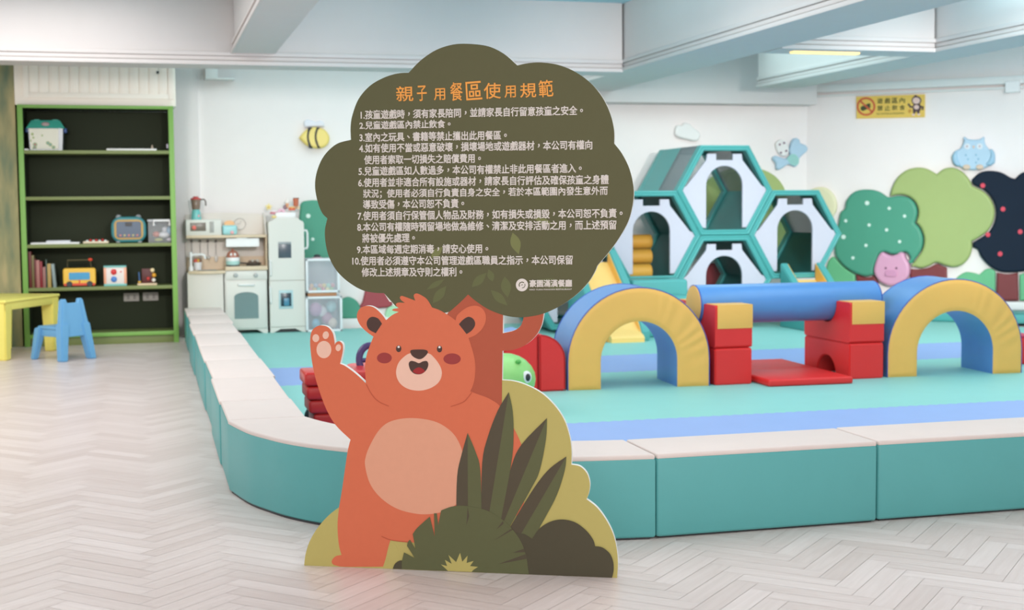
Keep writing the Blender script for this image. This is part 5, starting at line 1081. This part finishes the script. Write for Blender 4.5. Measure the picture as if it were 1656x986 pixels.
bm = B(); tube(bm, [(x - .07, y - .01, z + .024), (x - .14, y - .03, z + .03)], .008, 8); obj('handle', bm, mat('pan dark', (74, 66, 62), .4), t)
for k in range(4): 
    bm = B(); ball(bm, (x - .03 + k * .022, y + .01 * (k % 2), z + .034 + .01 * (k % 2)), (.022, .02, .017), u=14, v=9); o = obj('toy_food', bm, mat(('food brown', 'food cream')[k % 2], ((110, 88, 74), (206, 196, 184))[k % 2], .5), smooth=80); tag(o, ('brown toy food piece near the handle in the dark toy pan', 'cream toy food piece left of centre in the dark toy pan', 'brown toy food piece right of centre in the dark toy pan', 'cream toy food piece at the far rim of the dark toy pan')[k], 'toy food', 'toy food in the pan')
t, x = onk('toy_cup', 'white toy cup holding small fruit behind the toy faucet', 'toy cup', 319.5, 430, KF + .2, zs); y = KF + .2; z = zs
bm = B(); lathe(bm, [(.034, z), (.038, z + .01), (.042, z + .075), (.038, z + .075), (.03, z + .02)], (x, y, 0), 24); obj('body', bm, M_WHITE, t, smooth=60)
for dx, c, nm in ((-.018, (232, 110, 96), 'fruit red'), (.012, (240, 190, 80), 'fruit yellow'), (.02, (150, 110, 90), 'fruit brown')):
    bm = B(); ball(bm, (x + dx, y - .005, z + .088), .02, u=14, v=9); o = obj('toy_fruit', bm, mat(nm, c, .4), smooth=80); tag(o, nm.split()[1] + ' toy fruit poking out of the white toy cup', 'toy fruit', 'fruit in the toy cup')
p = Py(314, 368, KF + .055); bm = B(); ball(bm, (p.x, KF + .056, p.z), (.02, .004, .02)); o = obj('fruit_sticker', bm, mat('fruit red', (232, 110, 96), .4), mw, smooth=80)

# ================================================================== TOY FRIDGE
FF = 13.12
fr = thing('toy_fridge', 'pale mint toy fridge with two dark windows and white handles', 'toy fridge', (1.27, FF, MT))
x0, x1, z0, z1 = Rc(435.5, 352, 493, 541, FF); fx0, fx1 = x0, x1; ztop = z1
n = 8; tops = [(x1, z1 - .055), (x1 - .01, z1 - .035), (x1 - .035, z1 - .025), (x1 - .05, z1 - .008), (x1 - .07, z1)]
shape = [(x0, MT + .05), (x1, MT + .05)] + tops + [(x0 + x1 - a, b) for a, b in reversed(tops)]
bm = B(); sweep_poly(bm, shape, FF + .012, 13.42); obj('body', bm, M_KIT, fr)
bm = B(); sweep_poly(bm, [(x0, MT), (x0 + .03, MT), (x0 + .10, MT + .035), (x1 - .10, MT + .035), (x1 - .03, MT), (x1, MT), (x1, MT + .052), (x0, MT + .052)], FF + .004, FF + .02); obj('plinth', bm, M_KIT, fr)
bm = B(); box(bm, x0 + .01, x1 - .01, FF + .05, 13.4, MT + .0, MT + .05); obj('recess', bm, M_DARK, fr)
zd = Py(463, 453.5, FF).z
up = [(x0, zd + .003), (x1, zd + .003)] + tops + [(x0 + x1 - a, b) for a, b in reversed(tops)]
link('upper_door', slab([up], .012, .003, PF(FF + .012).m), M_KIT, fr)
link('lower_door', slab([[(x0, MT + .056), (x1, MT + .056), (x1, zd - .003), (x0, zd - .003)]], .012, .003, PF(FF + .012).m), M_KIT, fr)
a0, a1, b0, b1 = Rc(450, 391, 471, 417, FF); bm = B(); box(bm, a0, a1, FF - .003, FF + .004, b0, b1, .002); w_ = obj('window', bm, mat('fridge window', (82, 92, 102), .25), fr)
bm = B(); box(bm, a0, a1, FF - .005, FF - .002, b1 - .022, b1, .001); obj('window_sill', bm, mat('fridge window sill', (150, 156, 160), .4), w_)
a0, a1, b0, b1 = Rc(451, 469, 474, 499, FF); bm = B(); box(bm, a0, a1, FF - .004, FF + .004, b0, b1, .003); f_ = obj('dispenser', bm, mat('dispenser frame', (176, 206, 212), .4), fr)
a0, a1, b0, b1 = Rc(454, 473.5, 471, 495, FF); bm = B(); box(bm, a0, a1, FF - .006, FF - .002, b0, b1, .001); obj('window', bm, mat('dispenser window', (40, 62, 76), .25), f_)
bm = B(); box(bm, a0 + .03, a1 - .02, FF - .009, FF - .005, b0 + .006, b1 - .05, .003); obj('tap', bm, mat('dispenser blue', (76, 138, 168), .3), f_)
for py0, py1 in ((421, 446), (464, 490)):
    q0, q1 = Py(436.5, py0, FF), Py(437.5, py1, FF); bm = B(); tube(bm, [(q0.x, FF, q0.z), (q0.x, FF - .026, q0.z - .008), (q1.x, FF - .026, q1.z + .008), (q1.x, FF, q1.z)], .009, 8); obj('handle', bm, M_WHITE, fr)
q0, q1 = Py(492, 372, FF + .05), Py(492, 402, FF + .05); xs_ = x1 - .004
bm = B(); tube(bm, [(xs_, FF + .06, q0.z), (xs_ + .035, FF + .06, q0.z - .004), (xs_ + .042, FF + .06, q0.z - .03), (xs_ + .042, FF + .06, q1.z + .03), (xs_ + .035, FF + .06, q1.z + .004), (xs_, FF + .06, q1.z)], .010, 8); obj('side_handle', bm, M_WHITE, fr)
# toy food in a white tray on top
ty = thing('toy_tray', 'low white tray on top of the toy fridge', 'tray', ((fx0 + fx1) / 2, FF + .15, ztop))
bm = B(); a, b = fx0 + .075, fx1 - .075
for (p, q, r, s, u, v) in ((a, b, FF + .03, FF + .035, 0, .05), (a, b, FF + .25, FF + .255, 0, .05), (a, a + .005, FF + .03, FF + .255, 0, .05), (b - .005, b, FF + .03, FF + .255, 0, .05), (a, b, FF + .03, FF + .255, 0, .004)): box(bm, p, q, r, s, ztop + u, ztop + v, .001)
obj('body', bm, M_WHITE, ty)
def food(lab, px, py, kind, c, r, y=FF + .12, c2=None):
    p = Py(px, py, y); z = p.z; t = thing('toy_food', lab, 'toy food', (p.x, y, z - r), 0, 'toy food on the fridge')
    bm = B(); m1 = mat('food ' + lab[:18], c, .45)
    if kind == 'star':
        pts = [(p.x + (r if k % 2 == 0 else r * .6) * math.cos(PI * k / 5 + .3), z + (r if k % 2 == 0 else r * .6) * math.sin(PI * k / 5 + .3)) for k in range(10)]
        bm.free(); link('petals', slab([sm(pts, 4)], .02, .006, PF(y).m), m1, t); bm = B(); ball(bm, (p.x, y - .02, z), r * .35); obj('centre', bm, mat('food amber', (236, 206, 120), .5), t, smooth=80)
    elif kind == 'cone':
        lathe(bm, [(r * .2, z - r * 1.6), (r * .7, z - r * .2)], (p.x, y, 0), 16); obj('cone', bm, m1, t); bm = B(); ball(bm, (p.x, y, z + r * .2), r * .8); ball(bm, (p.x, y, z + r * .9), r * .5); obj('scoop', bm, mat('food cream top', c2 or (244, 236, 230), .5), t, smooth=80)
    elif kind == 'cup':
        lathe(bm, [(r * .7, z - r * 1.2), (r * .85, z + r)], (p.x, y, 0), 18); obj('cup', bm, m1, t); bm = B(); lathe(bm, [(r * .9, z + r), (r * .9, z + r * 1.15), (r * .5, z + r * 1.2)], (p.x, y, 0), 18); obj('lid', bm, mat('food lid', c2 or (120, 80, 60), .5), t)
    elif kind == 'cake':
        lathe(bm, [(r, z - r * .6), (r, z)], (p.x, y, 0), 20); obj('sponge', bm, m1, t); bm = B(); lathe(bm, [(r * 1.02, z), (r * .9, z + r * .35), (r * .2, z + r * .5)], (p.x, y, 0), 20); obj('icing', bm, mat('food icing ' + lab[:6], c2 or (244, 226, 232), .5), t, smooth=60)
    else:
        tube(bm, [(p.x + r * .6 * math.cos(2 * PI * k / 20), y + r * .2 * math.sin(2 * PI * k / 20), z + r * .6 * math.sin(2 * PI * k / 20)) for k in range(20)], r * .38, 8, closed=True); obj('ring', bm, m1, t, smooth=80)
    return t
zz0 = ztop + .006
food('pale yellow flower toy at the far left on the fridge top', 434.5, 334.5, 'star', (246, 228, 160), .036, 13.30)
food('pink and white toy cake at the left on the fridge top', 442.5, 342.5, 'cake', (206, 120, 136), .034, FF + .08, (244, 232, 232))
food('yellow toy pastry at the front of the fridge top', 443, 350, 'cake', (246, 212, 130), .022, FF + .015, (246, 226, 160))
food('pale pink toy doughnut in the middle of the fridge top', 455, 343.5, 'ring', (240, 196, 212), .040, FF + .10)
food('toy ice cream with peach cone standing highest on the fridge top', 464.5, 328, 'cone', (240, 180, 140), .030, FF + .16)
food('small purple toy fruit behind the doughnut on the fridge top', 461.5, 335, 'ring', (150, 108, 130), .022, FF + .18)
food('orange red toy tart at the right front of the fridge top', 466.5, 345, 'cake', (226, 110, 90), .028, FF + .06, (244, 170, 150))
food('red and orange toy pizza slice leaning on the brown cup', 472, 336.5, 'cake', (226, 100, 70), .034, FF + .13, (240, 180, 110))
food('brown toy drink cup at the right on the fridge top', 478.5, 326.5, 'cup', (200, 110, 80), .034, FF + .17, (110, 76, 56))
food('pale cream toy bun at the right edge of the fridge top', 481, 335, 'cake', (232, 196, 160), .026, FF + .2, (244, 226, 190))

# ================================================================== STORAGE DRAWERS beside the fridge
DF = 13.08
def drawer_box(lab, px0, py0, px1, py1, zbase=None):
    x0, x1, z0, z1 = Rc(px0, py0, px1, py1, DF)
    if zbase is not None: z0 = zbase
    t = thing('frosted_bin', lab, 'storage bin', ((x0 + x1) / 2, DF, z0), 0, 'frosted storage drawers')
    bm = B(); D2 = DF + .32
    for (a, b, c, d, e_, f) in ((x0, x0 + .006, DF, D2, z0, z1), (x1 - .006, x1, DF, D2, z0, z1), (x0, x1, DF, D2, z1 - .006, z1), (x0, x1, DF, D2, z0, z0 + .006), (x0, x1, D2 - .006, D2, z0, z1)): box(bm, a, b, c, d, e_, f, .001)
    obj('case', bm, M_FROST, t)
    bm = B(); fw = .022
    for (a, b, e_, f) in ((x0, x0 + fw, z0, z1), (x1 - fw, x1, z0, z1), (x0, x1, z1 - fw, z1), (x0, x1, z0, z0 + fw)): box(bm, a, b, DF - .012, DF, e_, f, .004)
    obj('front_rim', bm, mat('milky plastic', (236, 238, 242), .35), t)
    bm = B(); box(bm, x0 + fw, x1 - fw, DF - .006, DF - .002, z0 + fw, z1 - fw, .001); obj('front_panel', bm, mat('frosted front', (226, 228, 236), .3, 0, 5, alpha=.22), t)
    return x0, x1, z0, z1
lo = drawer_box('lower frosted drawer box with pink and blue toys beside the toy fridge', 494.5, 479, 553.5, 533, MT)
hi = drawer_box('upper frosted drawer box with pastel balls beside the toy fridge', 494.5, 418, 549, 473)
bm = B(); xm0, xm1 = hi[0] + .02, hi[1] - .03
box(bm, xm0, xm1, DF + .01, DF + .28, lo[3] + .001, hi[2] - .001, .004); o = obj('wooden_board', bm, mat('orange brown board', (196, 140, 100), .5)); tag(o, 'orange brown board lying between the two frosted drawers', 'board')
cols = [(246, 180, 170), (250, 220, 150), (170, 222, 206), (240, 160, 170), (246, 230, 170), (180, 214, 150), (250, 200, 160), (190, 200, 230)]
k = 0
for r_ in range(2):
    for c_ in range(6):
        bm = B(); xx = hi[0] + .045 + c_ * .041 + r_ * .012; ball(bm, (xx, DF + .03 + .02 * (c_ % 2), hi[2] + .03 + r_ * .036), .021, u=14, v=9)
        o = obj('toy_ball', bm, mat('pastel ball %d' % (k % 8), cols[k % 8], .45), smooth=80); tag(o, 'small pastel toy ball inside the upper frosted drawer', 'ball', 'pastel balls in the upper drawer'); k += 1
for k, (fx_, fz_, r, c, lab) in enumerate(((.30, .62, .07, (206, 150, 190), 'mauve'), (.48, .55, .055, (238, 226, 232), 'glossy white'), (.30, .22, .045, (130, 190, 220), 'sky blue'), (.62, .35, .06, (206, 150, 176), 'dusty pink'), (.76, .22, .05, (246, 222, 206), 'peach white'), (.74, .68, .055, (170, 206, 210), 'pale teal'))):
    bm = B(); x = lo[0] + (lo[1] - lo[0]) * fx_; z = lo[2] + (lo[3] - lo[2]) * fz_; ball(bm, (x, DF + .09 + .02 * (k % 2), z), (r * .9, r * .8, r)); o = obj('plush_toy', bm, mat('plush ' + lab, c, .5), smooth=80); tag(o, lab + ' rounded toy inside the lower frosted drawer', 'toy', 'toys in the lower drawer')
p = Py(513, 414, DF + .12); t = thing('toy_hat', 'small dark toy with pink edge on top of the drawers', 'toy', (p.x, DF + .12, hi[3]))
bm = B(); lathe(bm, [(.05, hi[3]), (.052, hi[3] + .006), (.036, hi[3] + .010)], (p.x, DF + .12, 0), 20); obj('brim', bm, mat('food icing pink', (226, 190, 200), .5), t)
bm = B(); lathe(bm, [(.036, hi[3] + .009), (.032, hi[3] + .028), (.012, hi[3] + .038)], (p.x, DF + .12, 0), 20); obj('crown', bm, M_DARK, t, smooth=60)

# ================================================================== KIDS' TABLE AND CHAIRS
M_TYEL = plast('table yellow', (250, 236, 124), .4); M_CBLU = plast('chair blue', (112, 172, 216), .4); M_CGRN = plast('chair green', (150, 190, 90), .4)
def frustum(bm, c0, s0, c1, s1, bev=.008):
    """tapering rectangular leg between two (x,y,z) centres with half sizes s"""
    v = []
    for c, s in ((c0, s0), (c1, s1)):
        for sx, sy in ((-1, -1), (1, -1), (1, 1), (-1, 1)): v.append(bm.verts.new((c[0] + sx * s[0], c[1] + sy * s[1], c[2])))
    fs = [bm.faces.new([v[i] for i in q]) for q in ((3, 2, 1, 0), (4, 5, 6, 7), (0, 1, 5, 4), (1, 2, 6, 5), (2, 3, 7, 6), (3, 0, 4, 7))]
    es = list({e for f in fs for e in f.edges}); bmesh.ops.bevel(bm, geom=es, offset=bev, segments=2, affect='EDGES', clamp_overlap=True)
TR = math.atan2(.397, .844)                                   # table turned 25 degrees
t = thing('kids_table', 'yellow plastic kids table at the left edge of the photo', 'table', (-1.15, 12.05, 0), -TR)
# local frame: near right corner at (.31,-.46), table .62 x .90
nc = MW[t.name].inverted() @ Vector((-1.105, 11.53, 0)); TW, TL, THt = .56, .88, .49
X1, Y0 = nc.x, nc.y; X0, Y1 = X1 - TW, Y0 + TL
bm = B(); box(bm, X0, X1, Y0, Y1, THt - .028, THt, .016, 4); obj('tabletop', bm, M_TYEL, t, True)
bm = B()
for a, b, c, d in ((X0 + .012, X1 - .012, Y0 + .012, Y0 + .032), (X0 + .012, X1 - .012, Y1 - .032, Y1 - .012), (X0 + .012, X0 + .032, Y0 + .012, Y1 - .012), (X1 - .032, X1 - .012, Y0 + .012, Y1 - .012)): box(bm, a, b, c, d, THt - .085, THt - .02, .005)
obj('apron', bm, M_TYEL, t, True)
for sx in (0, 1):
    for sy in (0, 1):
        cx = X0 + .065 if sx == 0 else X1 - .065; cy = Y0 + .065 if sy == 0 else Y1 - .065
        bm = B(); frustum(bm, (cx, cy, 0), (.040, .040), (cx, cy, THt - .03), (.056, .056)); obj('leg', bm, M_TYEL, t, True)
def kid_chair(label, loc, rz, mt):
    """local: backrest rear plane at y=0 (facing the viewer side), seat runs to +y"""
    t = thing('kids_chair', label, 'chair', loc, rz, 'plastic kids chairs')
    w0, w1, d = .155, .125, .335
    bm = B(); box(bm, -.125, .125, .02, d - .02, .245, .275, .012, 3); obj('seat', bm, mt, t, True)
    bm = B(); box(bm, -.118, .118, .03, d - .025, .19, .25, .006); obj('seat_apron', bm, mt, t, True)
    # front legs splay forward
    for s in (-1, 1):
        bm = B(); frustum(bm, (s * .135, d + .012, 0), (.024, .026), (s * .108, d - .04, .26), (.034, .036)); obj('leg', bm, mt, t, True)
        bm = B(); frustum(bm, (s * .142, -.012, 0), (.030, .034), (s * .102, .03, .30), (.040, .040)); obj('leg', bm, mt, t, True)
    # backrest panel with raised shoulders
    pts = [(-.135, .19), (.135, .19), (.098, .495, 1), (.062, .495, 1), (.050, .462, 1), (-.050, .462, 1), (-.062, .495, 1), (-.098, .495, 1)]
    me = slab([[p[:2] for p in pts]], .036, .010, Matrix(((1, 0, 0, 0), (0, 0, -1, .05), (0, 1, 0, 0), (0, 0, 0, 1))))
    for v in me.vertices: v.co.y += (v.co.z - .2) * .10 - .02
    link('backrest', me, mt, t, True)
    for s in (-1, 1):
        bm = B(); frustum(bm, (s * .122, .018, .19), (.028, .034), (s * .082, .045, .492), (.020, .026)); obj('back_post', bm, mt, t, True)
    return t
CA, CB = Pz(98, 585), Pz(148, 579)
rzc = math.atan2(CB.y - CA.y, CB.x - CA.x); cm = CA.lerp(CB, .5)
ch = kid_chair('sky blue plastic kids chair drawn up to the yellow table', (cm.x, cm.y, 0), rzc, M_CBLU)
bm = B(); box(bm, .012, .062, .0, .003, .205, .245, .001); st = obj('sticker', bm, M_WHITE, ch, True)
bm = B(); box(bm, .044, .060, -.002, .0005, .209, .241, .0005); obj('sticker_patch', bm, M_TYEL, st, True)
kid_chair('green plastic kids chair behind the yellow table, almost hidden', (-1.42, 12.02, 0), rzc + PI * .55, M_CGRN)

# ================================================================== YELLOW NO-FOOD SIGN ON THE RIGHT WALL
t = thing('warning_sign', 'yellow sign on the right wall with a red prohibition ring and a small monkey', 'sign', RW.m @ Vector((*RW.at(1440, 190), 0)))
YS = lambda L: [(1360 + x / 9.2, 130 + y / 9.2) for x, y in L]
link('plate', px_slab(RW, [YS([(233, 243), (1255, 208), (1252, 548), (237, 570)])], .002, .02, .002), mat('sign yellow', (232, 196, 92), .5), t)
def ysl(name, polys, lay, c, nm):
    for q in polys: link(name, px_slab(RW, [q], .0225 + lay * .0012, .001), mat(nm, c, .6), t)
c0 = YS([(380, 390)])[0]
me = px_slab(RW, [ell(*c0, 15.2, 15, 36), ell(*c0, 12, 11.8, 36)], .0237, .001); link('prohibition_ring', me, mat('sign red', (206, 96, 60), .6), t)
ysl('food_picture', [sm(YS([(300, 430), (310, 390), (360, 375), (400, 350), (440, 345), (445, 400), (420, 420), (370, 440), (330, 455)]), 4)], 0, (70, 74, 44), 'sign dark olive')
ysl('prohibition_bar', [stroke(YS([(285, 300), (470, 470)]), 3.0)], 1, (206, 96, 60), 'sign red')
M_ST = mat('sign lettering', (98, 94, 46), .6)
tx = []
for row, (y1, hh) in enumerate(((348, 80), (455, 78))):
    for k, ch_ in enumerate(('遊戲區內', '禁止飲食')[row]):
        xa = 545 + k * 110; tx.append(fit_text(RW, ch_, YS([(xa, y1 - k * 3)])[0], YS([(xa + 84, y1 - 2 - k * 3)])[0], hh / 9.2, .0238, .02))
link('notice_text', merge(tx), M_ST, t)
link('small_text', fit_text(RW, 'NO EATING & DRINKING', YS([(538, 513)])[0], YS([(945, 503)])[0], 3.0, .0238, .01), M_ST, t)
MB_ = (84, 62, 66); MF_ = (232, 200, 190)
ysl('monkey_body', [sm(YS([(1090, 350), (1180, 350), (1195, 420), (1180, 460), (1165, 500), (1140, 490), (1128, 460), (1110, 490), (1085, 500), (1075, 440)]), 5)], 0, MB_, 'monkey brown')
ysl('monkey_arm', [stroke(YS([(1085, 400), (1040, 395), (1005, 350)]), 3.2), stroke(YS([(1180, 390), (1225, 400), (1215, 440)]), 3.6)], 0, MB_, 'monkey brown')
ysl('monkey_head', [ell(*YS([(1130, 300)])[0], 8.0, 7.2, 28), ell(*YS([(1118, 240)])[0], 2.6, 2.2, 14)], 1, MB_, 'monkey brown')
ysl('monkey_face', [ell(*YS([(1128, 303)])[0], 6.0, 5.2, 28), ell(*YS([(1130, 400)])[0], 4.2, 3.6, 24)], 2, MF_, 'monkey pale')
ysl('monkey_foot', [ell(*YS([(1085, 512)])[0], 2.6, 1.8, 14), ell(*YS([(1165, 508)])[0], 2.6, 1.8, 14)], 1, MF_, 'monkey pale')
ysl('banana', [sm(YS([(1005, 450), (1030, 430), (1055, 440), (1050, 470), (1020, 490)]), 4)], 0, (206, 150, 60), 'banana amber')
